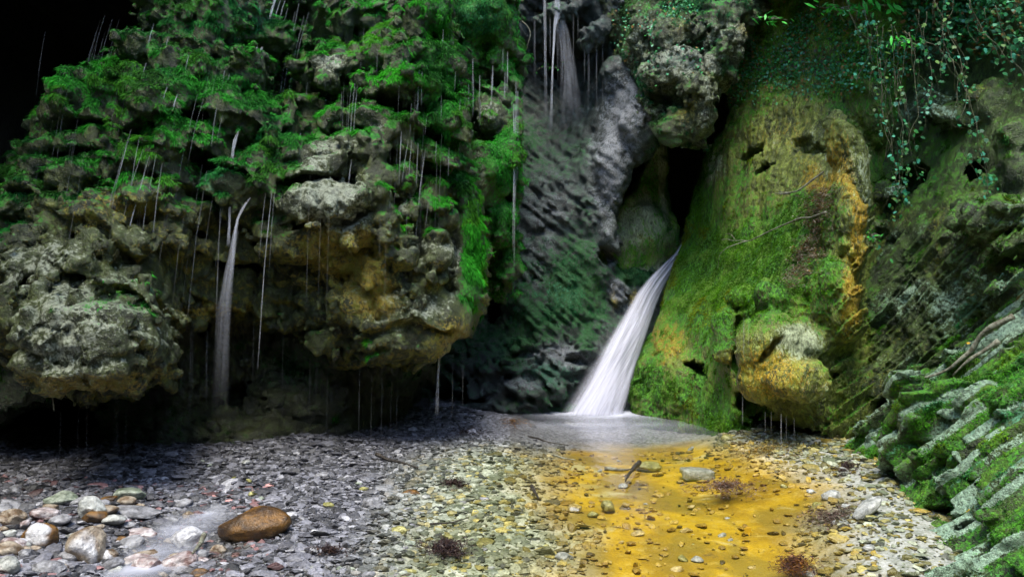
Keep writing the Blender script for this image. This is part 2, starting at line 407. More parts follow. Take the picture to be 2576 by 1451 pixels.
def strata(P, th=0.09, ln=0.38, amp=0.14, wv=0.03):
    w_ = P @ B2_ + wv * noise(P, 2.0, 1) + 0.008 * noise(P, 14, 3); u = P @ DB_ + 0.02 * noise(P, 9, 2); c = P @ CB_
    t = w_ / th; t = t + 0.35 * np.sin(t * 1.7) 
    i = np.floor(t); j = np.floor(u / ln + hash2(i, 0) * 7)
    l2 = np.floor(c / 0.3 + hash2(i, 5) * 3)
    hgt = hash2(i, j + l2 * 3) * 0.5 + hash2(i, 3) * 0.6
    fr = t - i; e = np.minimum(fr, 1 - fr); fu = (u / ln + hash2(i, 0) * 7) - j; eu = np.minimum(fu, 1 - fu)
    return amp * (hgt - 0.5) - 0.03 * (1 - sstep(0, 0.014 / th, e)) - 0.02 * (1 - sstep(0, 0.05, eu)) + 0.012 * noise(P, 20, 1) + 0.01 * noise(P, 45, 2)

def add_moss(r, name, parent, n, thr=0.55, length=(0.012, 0.035), width=0.004, col0=(0.006, 0.065, 0.004), col1=(0.045, 0.42, 0.014), droop=0.9, rnd=0.3, seed=1, colt=(0.06, 0.3, 0.15)):
    rg = np.random.default_rng(seed)
    Q = r.Q; A = np.linalg.norm(r.fn, axis=1) * 0.5
    c = r.V[Q].mean(1); Nf = r.N[Q[:, 0]]
    mm = r.m[Q[:, 0], 0] + 0.6 * r.m[Q[:, 0], 3] + 0.45 * noise(c, 9, 2) + 0.25 * noise(c, 23, 4)
    vis = ((np.array([0, 0, H]) - c) * Nf).sum(1) > -0.6          # not the buried back of the rock
    px = CX + F * c[:, 0] / c[:, 1]; py = CY - F * (c[:, 2] - H) / c[:, 1]
    vis &= (px > -120) & (px < 2700) & (py > -120) & (py < 1560)
    wt = A * sstep(thr, thr + 0.25, mm) * vis
    if wt.sum() <= 0: return None
    f = rg.choice(len(Q), n, p=wt / wt.sum())
    p = c[f] + rg.normal(size=(n, 3)) * 0.008; N = Nf[f]
    cl = noise(c[f], 16, 1)[:, None] * 1.2
    gv = np.array([0, 0, -1.0]); td = gv - N * (N @ gv)[:, None]; td /= np.linalg.norm(td, axis=1, keepdims=True) + 0.15
    d = td * droop * 0.85 + N * 0.45 + gv * 0.25 * droop + rg.normal(size=(n, 3)) * rnd
    d /= np.linalg.norm(d, axis=1, keepdims=True)
    L = rg.uniform(*length, (n, 1)) * (1.0 + 0.7 * cl)
    s = np.cross(d, rg.normal(size=(n, 3))); s /= np.linalg.norm(s, axis=1, keepdims=True) + 1e-9
    W = width * rg.uniform(0.7, 1.5, (n, 1))
    V = np.stack([p - s * W, p + s * W, p + d * L], 1).reshape(-1, 3)
    t = np.clip(0.36 + 0.5 * noise(c[f], 1.6, 0)[:, None] + 0.5 * noise(c[f], 6, 5)[:, None] + rg.normal(size=(n, 1)) * 0.22, 0, 1)
    C = np.array(col0) * (1 - t) + np.array(col1) * t
    tt = np.clip(r.m[Q[f, 0], 3], 0, 1)[:, None]; C = C * (1 - tt) + np.array(colt) * (0.4 + 0.8 * t) * tt
    yl = (noise(c[f], 2.5, 3)[:, None] > 0.25) * 0.6; C = C * (1 - yl) + C * np.array([2.4, 0.85, 0.6]) * yl
    C = np.repeat(C, 3, 0)
    return mesh_np(name, V, np.arange(3 * n, dtype=np.int32).reshape(-1, 3), M_MOSS, parent, False, {'col': C})

def build_rock(name, r, h, mat, base, blobs, label, cat, kind=None, moss_n=0, **mk):
    r.mesh(h); r.paint(base, blobs)
    r.m[:, 2] = np.minimum(r.m[:, 2], 0.72); r.m[:, 1] = np.minimum(r.m[:, 1], 0.8)
    keep = r.Q
    o = mesh_np(name, r.V, keep, mat, None, True, {'mask': r.m})
    tag(o, label, cat, None, kind)
    if moss_n: 
        mo = add_moss(r, 'moss', o, moss_n, **mk)
    print('rock', name, len(r.V)); return o

# ------------------------------------------------------------------ the gorge round the scene (unlit cave, walls above and behind)
def shell(name, pts_fn, nu, nv, mat, amp=0.35, f=0.6):
    u, v = np.meshgrid(np.linspace(0, 1, nu), np.linspace(0, 1, nv), indexing='ij')
    V = pts_fn(u.ravel(), v.ravel()).astype(np.float32)
    V = V + np.stack([fbm(V, f, 4, k) for k in range(3)], 1) * amp
    i = np.arange(nu * nv).reshape(nu, nv)
    Q = np.stack([i[:-1, :-1], i[1:, :-1], i[1:, 1:], i[:-1, 1:]], -1).reshape(-1, 4)
    o = mesh_np(name, V, Q, mat); o['kind'] = 'structure'; return o
def wall(p0, p1, z0, z1, lean=0.0, bow=0.0):
    p0, p1 = np.array(p0, float), np.array(p1, float); n = np.array([-(p1 - p0)[1], (p1 - p0)[0]]); n /= np.linalg.norm(n)
    def f(u, v):
        q = p0 + (p1 - p0) * u[:, None] + n * ((v ** 2) * lean + bow * np.sin(np.pi * u))[:, None]
        return np.stack([q[:, 0], q[:, 1], z0 + (z1 - z0) * v], 1)
    return f
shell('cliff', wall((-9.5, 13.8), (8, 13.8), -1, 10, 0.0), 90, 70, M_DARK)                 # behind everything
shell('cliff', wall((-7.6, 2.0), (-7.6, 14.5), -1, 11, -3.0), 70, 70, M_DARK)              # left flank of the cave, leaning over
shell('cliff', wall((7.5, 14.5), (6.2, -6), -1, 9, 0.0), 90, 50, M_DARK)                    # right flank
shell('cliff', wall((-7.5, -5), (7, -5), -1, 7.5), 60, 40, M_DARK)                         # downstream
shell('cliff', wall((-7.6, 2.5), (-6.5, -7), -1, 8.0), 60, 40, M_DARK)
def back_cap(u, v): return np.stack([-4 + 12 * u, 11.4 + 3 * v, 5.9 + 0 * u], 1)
shell('cliff', back_cap, 50, 20, M_DARK, 0.2)                                              # unseen cap, added to block sun from the cave behind the falls
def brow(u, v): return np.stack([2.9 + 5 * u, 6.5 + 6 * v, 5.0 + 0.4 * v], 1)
shell('cliff', brow, 40, 40, M_DARK, 0.25)                                                 # added unseen slab that keeps the sun off the layered wall
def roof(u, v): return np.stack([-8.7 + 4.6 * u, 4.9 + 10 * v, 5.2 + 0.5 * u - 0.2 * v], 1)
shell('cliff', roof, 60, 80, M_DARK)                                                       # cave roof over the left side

# ------------------------------------------------------------------ left: the mossy tufa overhang
polyA = [(-260,520),(-60,480),(0,470),(60,395),(100,368),(95,330),(130,258),(180,205),(260,175),(300,158),(325,115),(372,95),(380,50),(350,0),(345,-260),
 (1150,-260),(1125,0),(1143,110),(1150,200),(1165,300),(1175,420),(1205,500),(1218,580),(1215,700),(1205,790),(1185,843),(1120,860),(1085,885),(1050,905),
 (880,905),(840,880),(790,830),(700,800),(600,790),(520,790),(450,820),(415,900),(385,960),(330,980),(240,983),(160,972),(120,940),(95,905),(30,890),(0,900),(-260,900)]
ctrlA = [(0,480,6.9),(-150,700,6.1),(0,700,6.15),(0,880,6.0),(150,290,7.0),(150,500,6.5),(200,800,5.55),(250,960,5.75),(350,200,7.1),(350,450,6.6),(400,650,6.4),(380,850,6.0),
 (450,50,7.5),(550,200,7.3),(540,450,7.25),(600,560,7.1),(500,740,7.1),(640,100,7.6),(640,250,7.5),(720,230,8.7),(740,100,8.9),(650,360,7.2),(720,420,6.95),(800,500,6.85),(800,700,7.2),(790,180,7.8),
 (790,0,8.6),(900,100,7.9),(950,300,7.4),(880,450,7.1),(950,600,7.0),(950,780,7.0),(980,880,7.2),(1080,60,8.0),(1100,400,7.6),(1080,600,7.35),(1180,500,7.9),(1150,780,7.5),(600,-100,7.9),(1000,-200,8.6),(500,-200,8.3)]
lA = [ # x,y,rx,ry,stand-out,rot
 # left lobe, mossy ledges from the top down
 (430,20,75,60,.25,-20),(540,60,80,60,.3,10),(610,30,60,70,.3,0),(660,90,55,55,.35,10),(470,110,70,40,.25,-15),(690,88,35,18,.3,20),(735,80,45,14,.3,10),
 (365,130,60,36,.3,-10),(440,160,70,36,.25,15),(590,165,60,45,.35,15),(520,210,60,60,.3,25),(250,205,70,32,.3,-8),(330,225,90,40,.35,15),(190,250,55,40,.3,-10),
 (160,300,50,30,.2,0),(290,260,60,30,.3,5),(370,290,80,35,.35,20),(430,250,60,35,.3,25),(560,255,50,50,.35,35),(600,300,35,60,.3,10),(430,345,55,40,.35,20),(395,400,65,32,.3,20),
 (290,310,55,50,.15,0),(180,370,60,40,.15,0),(230,330,30,40,.15,0),(110,430,60,50,.15,0),(200,440,60,60,.2,0),(310,420,60,40,.15,0),(330,500,80,50,.2,0),(440,450,60,50,.2,0),
 (520,350,48,34,.3,10),(560,420,30,50,.15,0),(60,520,60,60,.15,0),(150,530,60,50,.15,0),(240,560,60,50,.2,0),(120,610,70,45,.2,0),(210,640,60,40,.2,0),(60,660,60,50,.2,0),(320,620,70,50,.15,0),
 (420,580,60,60,.15,0),(480,520,50,60,.15,0),(500,640,60,50,.1,0),(130,700,50,35,.2,0),(40,760,45,45,.15,0),
 # centre knob with the running water
 (625,210,40,50,.35,10),(640,300,35,60,.3,0),(660,340,40,50,.3,0),(700,330,50,60,.25,0),(600,470,62,42,.45,5),(650,430,50,50,.3,0),(720,400,60,60,.25,0),(700,470,60,50,.2,0),
 # the big pale boulder hanging at the lower left
 (230,860,165,125,.35,20),(150,800,90,90,.25,0),(300,800,80,70,.15,0),(330,900,80,70,.2,0),
 # right lobe
 (840,95,50,24,.3,5),(900,60,60,30,.3,10),(860,140,60,30,.3,-10),(800,190,60,24,.35,-12),(870,190,55,34,.35,5),(820,215,80,30,.2,-10),(970,90,60,30,.3,25),(1060,40,70,50,.35,30),(960,150,70,30,.35,20),
 (1060,140,60,30,.35,35),(1110,180,40,40,.35,40),(980,215,90,26,.4,15),(1060,240,50,40,.35,40),(790,285,60,24,.35,-8),(755,310,40,22,.3,-10),(860,300,48,24,.3,10),(930,285,50,24,.35,10),
 (1020,320,70,30,.4,25),(1120,290,40,50,.4,40),(1075,225,26,26,.4,0),(975,345,45,30,.35,0),(1050,370,50,26,.35,30),(1130,350,35,40,.35,30),(890,375,72,42,.4,8),(800,360,50,30,.25,0),(820,420,60,50,.3,20),
 (760,385,40,40,.3,0),(1115,405,32,24,.35,10),(1103,460,24,24,.35,0),(945,450,50,28,.3,0),(1000,430,40,24,.3,10),(860,510,85,48,.4,0),(930,500,50,40,.35,20),(965,560,45,50,.35,30),(1025,515,28,30,.35,0),
 (1080,510,60,22,.3,-5),(770,500,50,30,.3,0),(905,585,60,40,.3,20),(1100,560,50,40,.25,0),(1095,615,40,24,.3,10),(1100,655,50,36,.3,0),(985,610,40,50,.3,20),(1060,700,50,50,.15,0),
 (740,600,80,50,.15,0),(830,600,80,50,.2,10),(770,670,60,40,.1,0),(870,660,60,40,.15,0),(950,690,60,50,.15,0),(900,760,80,60,.15,0),(1010,760,80,70,.2,0),(960,840,80,60,.2,0),(1060,820,70,60,.25,-10),(1140,800,52,62,.3,0),
 (1180,600,34,140,.2,4),(1170,720,34,80,.2,0)]
cA = [ # hollows
 (738,165,52,140,.15,8,.75),(720,235,40,60,.2,0,.5),(480,320,60,30,.15,10,.4),(560,340,34,50,.1,10,.35),(535,440,26,60,.15,0,.4),(680,560,50,30,.1,0,.3),(850,455,55,14,.25,5,.3),(930,410,60,14,.2,10,.3),
 (980,480,30,16,.2,0,.3),(450,745,30,20,.1,0,.2),(1000,640,40,26,.2,10,.25),(900,225,90,22,.15,15,.35),(880,340,60,14,.2,5,.3),(1060,440,70,16,.2,5,.3),(260,390,60,16,.12,0,.3),(360,560,50,24,.05,0,.3),(68,760,26,50,.15,0,.2),(600,640,90,60,.0,0,.4),(1040,570,18,40,.2,0,.25),(700,620,80,20,.1,0,.25)]
rA = Rock(polyA, ctrlA, 1.5, 0.22, lA, cA, lambda P, px, py: relief_tufa(P, px, py, 0.8 + 0.3 * sstep(1100, 1000, px), 0.9) * (1 - 0.75 * sstep(60, 20, np.abs(px - 1178)) * sstep(480, 540, py)), 0, zmin=0.2, lk=0.045, warp=0.06)
def baseA(P, N):
    up = N[:, 2]; z = P[:, 2]
    hi = sstep(1.7, 2.4, z)
    mo = (0.06 + 0.80 * sstep(0.1, 0.75, up)) * (0.40 + 0.60 * hi) + 0.14 * noise(P, 1.7, 1)
    pa = 0.30 * sstep(0.25, 0.85, up) + 0.01
    oc = 0.15 + 0.25 * sstep(0.0, -0.5, up) * sstep(3.0, 1.5, z)
    te = 0.05 + 0.1 * noise(P, 1.3, 2)
    return np.stack([mo, pa, oc, te], 1)
bA = [ (230,850,150,120,'p',.62),(300,800,90,60,'m',.35),(100,680,110,50,'p',.35),(180,640,60,30,'p',.3),(850,185,50,26,'p',1.2),(820,520,90,40,'p',.6),(890,520,50,45,'p',.6),(880,380,50,26,'p',.5),(820,420,50,50,'p',.5),
 (745,390,40,30,'p',.4),(690,405,22,14,'p',.8),(1020,530,20,26,'p',.9),(880,575,70,30,'p',.3),(970,340,30,14,'p',.6),(900,80,30,14,'p',.4),(430,270,16,20,'p',.5),(1080,620,60,14,'p',.45),(1100,650,60,30,'p',.3),
 (1060,780,60,40,'p',.45),(960,800,80,60,'p',.2),(640,20,20,30,'p',.2),(960,330,24,18,'p',.5),
 (850,640,90,80,'o',.55),(920,700,60,70,'o',.7),(880,580,80,30,'o',.35),(1130,830,50,40,'o',.7),(960,760,50,50,'o',.5),(260,950,120,30,'o',.6),(300,520,120,60,'o',.3),(520,780,80,20,'o',.5),(1080,225,24,22,'o',.5),(1103,462,22,22,'o',.6),(640,400,30,30,'o',.4),
 (600,60,160,90,'m',.35),(330,230,170,60,'m',.5),(560,240,90,60,'m',.4),(420,350,80,50,'m',.45),(1000,200,140,60,'m',.35),(1110,150,50,200,'m',.6),(1040,330,80,40,'m',.4),(1130,330,40,80,'m',.6),(700,400,70,70,'m',.9),(700,490,60,30,'m',.5),
 (800,190,50,20,'m',.5),(860,295,30,14,'m',.8),(1110,405,30,20,'m',.8),(1190,650,30,160,'m',1.2),(1150,600,18,150,'p',.3),(300,780,60,50,'m',.5),(960,520,30,30,'m',.5),(740,600,60,20,'m',.3),(1080,560,80,40,'m',.2),
 (640,60,60,60,'t',.6),(600,470,60,40,'t',.8),(620,220,40,40,'t',.4),(700,350,60,50,'t',.35),(440,240,50,60,'t',.3),(500,100,100,60,'t',.3),(60,560,60,160,'t',.25),(250,830,150,120,'t',.15),
 (830,480,110,90,'m',-.45),(930,470,60,60,'m',-.3),(780,600,200,60,'m',-.2),(1090,640,60,60,'m',-.3),(880,385,60,40,'m',-.4),(150,600,160,120,'m',-.2),(400,600,100,80,'m',-.3),(830,480,110,90,'p',.25),(500,620,200,70,'m',-.25),(500,620,200,70,'o',.15)]
oA = build_rock('tufa_overhang', rA, 0.018, M_TUFA, baseA, bA, 'huge moss covered tufa overhang with ledges and dripping threads, left of the falls', 'rock',
   moss_n=400000, thr=0.64, length=(0.018, 0.055), width=0.0034, droop=1.2, rnd=0.16)

# the shaded undercut wall beneath it
polyB = [(-300,640),(1100,700),(1080,900),(1040,1000),(1035,1060),(900,1130),(600,1200),(300,1240),(-300,1260)]
ctrlB = [(-200,700,7.3),(-200,1200,6.9),(0,1190,6.8),(200,1100,7.4),(300,1190,7.0),(500,1170,7.15),(500,900,7.6),(450,800,7.3),(620,800,7.9),(600,1000,7.6),(700,1140,7.5),(800,900,8.0),(780,1000,8.0),(850,1110,7.9),(950,1000,8.3),(1000,1075,8.8),(1030,1040,9.3),(1000,900,8.3),(1050,800,8.4),(200,950,7.4)]
lB = [(450,850,70,120,.15,0),(480,1000,60,100,.15,0),(640,900,80,100,.1,0),(760,860,100,70,.15,0),(700,1010,100,80,.15,0),(820,1000,60,90,.1,0),(560,1090,120,60,.1,0),(60,940,70,60,1.2,20),(-30,980,90,60,.9,0),(560,760,120,30,.25,0)]
cB = [(480,790,20,50,.1,0,.2),(600,1000,30,40,.1,0,.25),(150,1040,180,50,.3,0,.6)]
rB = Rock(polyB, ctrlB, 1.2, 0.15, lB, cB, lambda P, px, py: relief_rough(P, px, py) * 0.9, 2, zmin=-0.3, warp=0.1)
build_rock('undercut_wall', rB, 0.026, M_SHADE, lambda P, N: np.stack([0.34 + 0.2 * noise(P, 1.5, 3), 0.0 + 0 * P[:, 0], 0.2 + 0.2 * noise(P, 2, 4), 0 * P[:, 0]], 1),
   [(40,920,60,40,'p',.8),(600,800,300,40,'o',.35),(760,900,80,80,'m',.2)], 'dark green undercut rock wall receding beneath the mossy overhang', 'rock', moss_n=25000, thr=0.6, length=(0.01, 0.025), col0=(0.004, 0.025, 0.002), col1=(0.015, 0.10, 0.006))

# ------------------------------------------------------------------ mossy pillar right of the overhang
polyC = [(1090,-260),(1290,-260),(1300,60),(1302,200),(1288,330),(1300,430),(1294,600),(1290,700),(1268,760),(1235,735),(1200,640),(1160,560),(1120,300),(1100,100)]
ctrlC = [(1200,0,8.9),(1200,200,9.1),(1240,300,8.9),(1230,430,8.8),(1250,560,8.9),(1180,500,9.1),(1260,720,9.2),(1150,100,9.0),(1290,100,9.2)]
lC = [(1200,40,90,70,.3,0),(1270,120,35,90,.2,0),(1160,150,50,50,.2,0),(1150,260,60,30,.15,0),(1240,290,46,60,.3,0),(1280,360,24,50,.2,0),(1230,440,52,80,.4,-8),(1262,560,30,40,.25,0),(1270,660,24,60,.15,0)]
cC = [(1190,330,30,40,.2,0,.3),(1250,210,40,20,.1,0,.3),(1250,510,40,14,.2,0,.3)]
rC = Rock(polyC, ctrlC, 0.9, 0.15, lC, cC, lambda P, px, py: relief_tufa(P, px, py, 0.7, 0.5), 1, zmin=0.4, lk=0.06)
build_rock('rock_pillar', rC, 0.024, M_TUFA, lambda P, N: np.stack([0.35 + 0.4 * sstep(-.1, .5, N[:, 2]), 0.08 + 0 * P[:, 0], 0.05 + 0 * P[:, 0], 0.1 + 0 * P[:, 0]], 1),
   [(1230,300,40,40,'p',.5),(1215,440,40,60,'p',.7),(1250,430,35,60,'m',.8),(1200,60,90,60,'t',.4),(1200,60,80,60,'m',.4),(1260,560,30,40,'m',.5),(1250,250,80,60,'m',-.3)],
   'narrow mossy pillar hanging between the overhang and the thin waterfall', 'rock', moss_n=60000, thr=0.5)

# ------------------------------------------------------------------ grey back wall with the chute's bed
polyD = [(1060,-260),(1640,-260),(1560,30),(1540,100),(1560,170),(1640,260),(1652,320),(1638,378),(1578,420),(1572,470),(1552,520),(1534,580),(1545,640),(1560,685),(1620,690),(1700,632),(1722,585),(1775,600),(1760,700),(1700,850),(1660,1090),(1300,1100),(1000,1090),(1010,900),(1060,800)]
ctrlD = [(1130,0,11.6),(1320,100,11.3),(1400,150,11.7),(1470,150,11.4),(1400,330,11.3),(1340,330,11.2),(1290,500,10.7),(1360,560,10.4),(1440,600,10.3),(1420,800,10.05),(1300,760,10.2),(1330,960,9.75),(1450,960,9.95),(1200,920,10.1),(1100,980,10.2),(1060,1030,10.0),
 (1510,100,10.6),(1560,250,10.1),(1600,340,10.0),(1540,400,10.1),(1530,520,10.2),(1510,640,10.3),(1500,800,10.15),(1570,690,10.5),(1540,760,10.45),(1700,650,11.0),(1650,740,10.6),(1600,830,10.25),(1560,900,10.05),(1520,980,9.9),(1500,1040,9.82),(1740,620,11.1),(1650,900,10.2),(1250,620,10.6),(1200,700,10.9),(1240,800,10.8),(1340,1030,9.7),(1200,1010,9.9)]
lD = [(1560,200,40,60,.15,20),(1600,320,50,60,.15,0),(1540,430,40,90,.15,0),(1525,590,22,60,.15,0),(1440,20,80,30,.5,25),(1500,80,50,26,.5,40),(1550,620,18,40,.12,0),(1555,735,26,40,.15,-15),(1400,890,70,18,.12,10),(1330,870,50,16,.12,0),(1300,930,70,16,.15,-5),(1390,950,60,16,.15,-20),(1350,985,80,16,.15,-20),(1440,930,40,14,.1,0),(1470,900,20,60,.15,15)]
cD = [(1240,740,34,90,.2,0,.6),(1515,655,26,22,.15,0,.35),(1555,668,14,12,.1,0,.3),(1410,160,70,150,.0,0,.5),(1150,1000,120,40,.05,0,.3)]
def relD(P, px, py):
    ch = sstep(0.0, 1.0, np.clip((px - (1700 - (py - 640) * 0.62)) / 60, 0, 1)) * sstep(620, 660, py)     # smooth bed of the chute
    but = sstep(1470, 1530, px) * sstep(660, 560, py)
    a = 0.07 * billow(P, 2.6, 3) + 0.03 * billow(P, 6.5, 4) + 0.03 * fbm(P, 14, 2, 0) - 0.05
    Ps = P @ np.array([[0.75, 0, 0.66], [0, 1, 0], [-0.66, 0, 0.75]], np.float32) * np.array([1, 1, 5], np.float32)
    a = a + 0.05 * billow(Ps, 1.7, 1) * (0.6 + noise(P, 1.1, 0)) + 0.05 * noise(Ps, 4.5, 2) + 0.012 * billow(P, 12, 5)
    a = np.where(py > 860, a + 0.035 * np.sin(P[:, 2] * 30 + 5 * noise(P, 1.9, 2) + 3 * noise(P, 5, 3)) + 0.05 * billow(P, 6, 1), a)
    return a * (1 - 0.85 * ch) * (1 - 0.6 * but) + but * (0.02 * billow(P, 11, 2) + 0.02 * billow(P, 24, 4)) + 0.02 * fbm(P, 9, 3, 3) 
rD = Rock(polyD, ctrlD, 1.2, 0.12, lD, cD, relD, 3, zmin=-0.35, lk=0.06, warp=0.07)
def streaks(P, f=3.2):
    Ps = (P @ np.array([[0.75, 0, 0.66], [0, 1, 0], [-0.66, 0, 0.75]], np.float32) * np.array([1, 1, 6], np.float32)).astype(np.float32); return noise(Ps, f, 2)
build_rock('back_wall', rD, 0.024, M_BACK, lambda P, N: np.stack([0.32 + 0.3 * noise(P, 1.2, 2) + 0.15 * sstep(0, .6, N[:, 2]), 0.10 + 0.15 * sstep(0.1, .7, N[:, 2]) + 0.32 * np.maximum(streaks(P), 0) + 0.1 * noise(P, 2.2, 4), 0 * P[:, 0], 0.14 + 0.15 * noise(P, .9, 5)], 1),
   [(1570,280,60,110,'p',.55),(1540,430,30,80,'p',.3),(1560,300,60,90,'m',-.3),(1410,700,80,160,'m',.3),(1300,850,60,80,'m',.3),(1530,450,40,110,'p',.4),(1540,560,24,60,'o',.3),(1545,740,14,50,'o',.7),(1530,630,30,60,'p',.4),(1556,730,22,40,'p',.6),(1410,600,60,200,'p',.15),(1420,740,90,60,'t',.35),(1390,930,100,50,'t',.3),(1350,700,50,70,'p',.3),
    (1400,900,80,30,'p',.5),(1330,960,70,16,'p',.4),(1600,760,30,40,'o',.7),(1500,900,20,60,'o',.2),(1480,860,30,60,'m',.3),(1400,150,120,150,'p',-.5),(1400,150,120,150,'m',-.5),(1440,20,60,20,'o',.4),(1620,700,50,20,'m',.6),(1580,690,40,20,'m',.7)],
   'tall grey wet rock wall behind the thin upper waterfall', 'rock', moss_n=30000, thr=0.68, col0=(0.006, 0.045, 0.012), col1=(0.025, 0.16, 0.04), length=(0.01, 0.03))

# inner green boulder in the cave
polyE = [(1645,340),(1678,345),(1675,430),(1673,500),(1694,550),(1704,600),(1720,660),(1650,720),(1500,730),(1500,640),(1520,560),(1556,515),(1590,480),(1622,436),(1636,390)]
rE = Rock(polyE, [(1660,400,11.2),(1620,500,10.95),(1610,600,10.75),(1680,600,11.0),(1620,680,10.75),(1560,650,10.75)], 1.0, 0.08, [(1615,600,80,90,.08,0)], [], lambda P, px, py: 0.04 * fbm(P, 4, 3, 1) + 0.02 * billow(P, 14, 2), 4, zmin=0.3, warp=0.05)
build_rock('cave_boulder', rE, 0.024, M_SLOPE, lambda P, N: np.stack([0.55 + 0.25 * noise(P, 1.5, 3), 0.52 + 0.3 * noise(P, 5, 2), 0 * P[:, 0], 0.12 + 0.2 * noise(P, 3, 2)], 1),
   [(1625,520,14,34,'p',.6),(1668,470,10,60,'p',.7),(1620,570,50,50,'p',.25),(1640,690,50,20,'p',.3)], 'smooth green bulging boulder inside the cave mouth above the chute', 'rock', moss_n=12000, thr=0.5, length=(0.006, 0.015))

# rock hanging over the cave mouth
polyF = [(1510,-260),(1960,-260),(1930,20),(1885,70),(1862,120),(1845,190),(1805,215),(1786,262),(1772,300),(1764,352),(1705,360),(1678,322),(1648,285),(1628,240),(1575,160),(1545,100),(1515,40)]
ctrlF = [(1600,50,9.9),(1640,180,9.7),(1700,150,9.2),(1680,230,9.1),(1740,300,9.2),(1800,100,9.5),(1850,50,9.6),(1700,0,9.6),(1750,-150,9.9),(1550,80,10.2)]
lF = [(1700,90,60,50,.3,0),(1690,170,60,50,.35,10),(1660,60,60,40,.2,0),(1760,60,50,50,.25,0),(1740,220,50,50,.3,20),(1755,290,36,60,.35,0),(1720,310,40,40,.25,0),(1830,110,46,40,.3,-10),(1800,60,60,30,.3,0),(1790,150,40,40,.3,0),(1850,40,60,30,.3,-10),(1620,120,50,50,.2,30),(1650,200,40,40,.2,0),(1775,250,20,60,.3,0)]
cF = [(1670,262,40,34,.25,-10,.5),(1725,200,30,16,.15,0,.25),(1780,20,40,16,.15,0,.3),(1700,130,60,10,.1,-10,.2),(1760,130,26,18,.1,0,.2)]
rF = Rock(polyF, ctrlF, 1.6, 0.18, lF, cF, lambda P, px, py: relief_rough(P, px, py) * 1.25, 1, zmin=1.5, lk=0.05, warp=0.1)
build_rock('hanging_rock', rF, 0.021, M_TUFA, lambda P, N: np.stack([0.22 + 0.25 * sstep(0, .6, N[:, 2]) + 0.15 * noise(P, 2, 2), 0.22 + 0.25 * noise(P, 3, 4), 0.12 + 0.1 * noise(P, 2, 1), 0.12 + 0 * P[:, 0]], 1),
   [(1700,165,60,40,'p',.6),(1690,165,50,30,'t',.4),(1700,90,50,40,'o',.35),(1730,290,50,40,'o',.35),(1800,110,50,40,'p',.25),(1850,95,30,24,'o',.5),(1770,180,16,50,'o',.5),(1760,280,16,60,'p',.5),(1640,60,80,40,'t',.25)],
   'craggy rock hanging above the dark cave mouth', 'rock', moss_n=45000, thr=0.55, col0=(0.01, 0.06, 0.02), col1=(0.06, 0.24, 0.07), length=(0.012, 0.035))

# ------------------------------------------------------------------ right: mossy slope with the ochre nose
polyG = [(1835,200),(1840,262),(1830,300),(1800,365),(1780,398),(1765,450),(1746,500),(1736,590),(1716,650),(1690,720),(1658,790),(1632,860),(1598,935),(1585,990),(1582,1060),(1700,1075),(1770,1120),(1850,1150),(2000,1160),(2150,1150),
 (2230,1000),(2230,800),(2260,500),(2330,300),(2360,-260),(1940,-260),(1915,20),(1880,80),(1850,150)]
ctrlG = [(1730,600,10.5),(1700,720,10.1),(1650,850,9.75),(1605,950,9.6),(1620,1030,9.5),(1800,420,10.1),(1850,250,10.1),(1900,100,10.0),(1900,400,9.5),(1900,560,9.2),(1850,680,9.1),(1780,800,9.2),(1750,950,9.0),(1730,1040,9.0),(1800,960,8.7),(2000,300,9.1),(2000,450,8.7),(2000,560,8.3),(2000,680,7.9),(1980,780,7.6),(1850,790,8.2),
 (1950,900,7.4),(1950,980,7.5),(2050,960,7.4),(2100,1080,7.5),(1930,1080,8.1),(1830,1080,8.3),(2060,300,8.8),(2130,330,8.3),(2140,500,7.9),(2130,700,7.6),(2100,850,7.4),(2230,400,8.6),(2220,650,8.2),(2200,850,7.6),(2050,100,9.1),(2200,100,8.6),(2050,-100,9.3)]
lG = [(1935,865,85,85,.25,10),(2005,960,70,58,.35,0),(1925,960,60,60,.25,0),(1830,800,34,34,.3,0),(1832,850,34,50,.25,0),(1970,760,90,60,.2,0),(1890,740,60,30,.15,0),
 (2180,260,30,110,.35,22),(2138,440,38,170,.5,10,.3),(2120,600,40,160,.5,3,.3),(2108,760,46,120,.4,4,.3),
 (1940,460,60,30,.12,10),(1990,520,50,30,.15,-20),(1920,560,70,30,.1,-20),(1990,610,60,40,.12,-30),(1900,650,60,40,.1,-30),(1960,690,60,40,.1,-20),
 (1740,960,50,40,.1,0),(1790,1010,40,40,.15,-40),(1850,1040,50,40,.12,-30),(1850,1090,60,30,.15,0),(1730,600,20,60,.1,-10),(1650,1000,60,24,.1,0),(1700,920,60,60,.08,0),(1700,780,60,100,.08,15)]
lG = [l for l in lG if l[0] > 2080 or (l[0] > 1820 and 740 <= l[1] < 1035)]
cG = [(1878,838,16,60,.3,10,.5),(1865,900,20,50,.25,0,.5),(1938,890,6,44,.3,-35,.14),(1985,1075,110,34,.2,0,.6),(1890,1010,36,50,.2,20,.4),(1740,925,36,12,.15,-20,.3),(1780,935,20,12,.12,0,.3),(1888,378,26,6,.15,-10,.2),(2045,374,26,9,.15,-14,.25),(2030,362,12,12,.12,0,.2),(1930,430,30,8,.12,10,.2)]
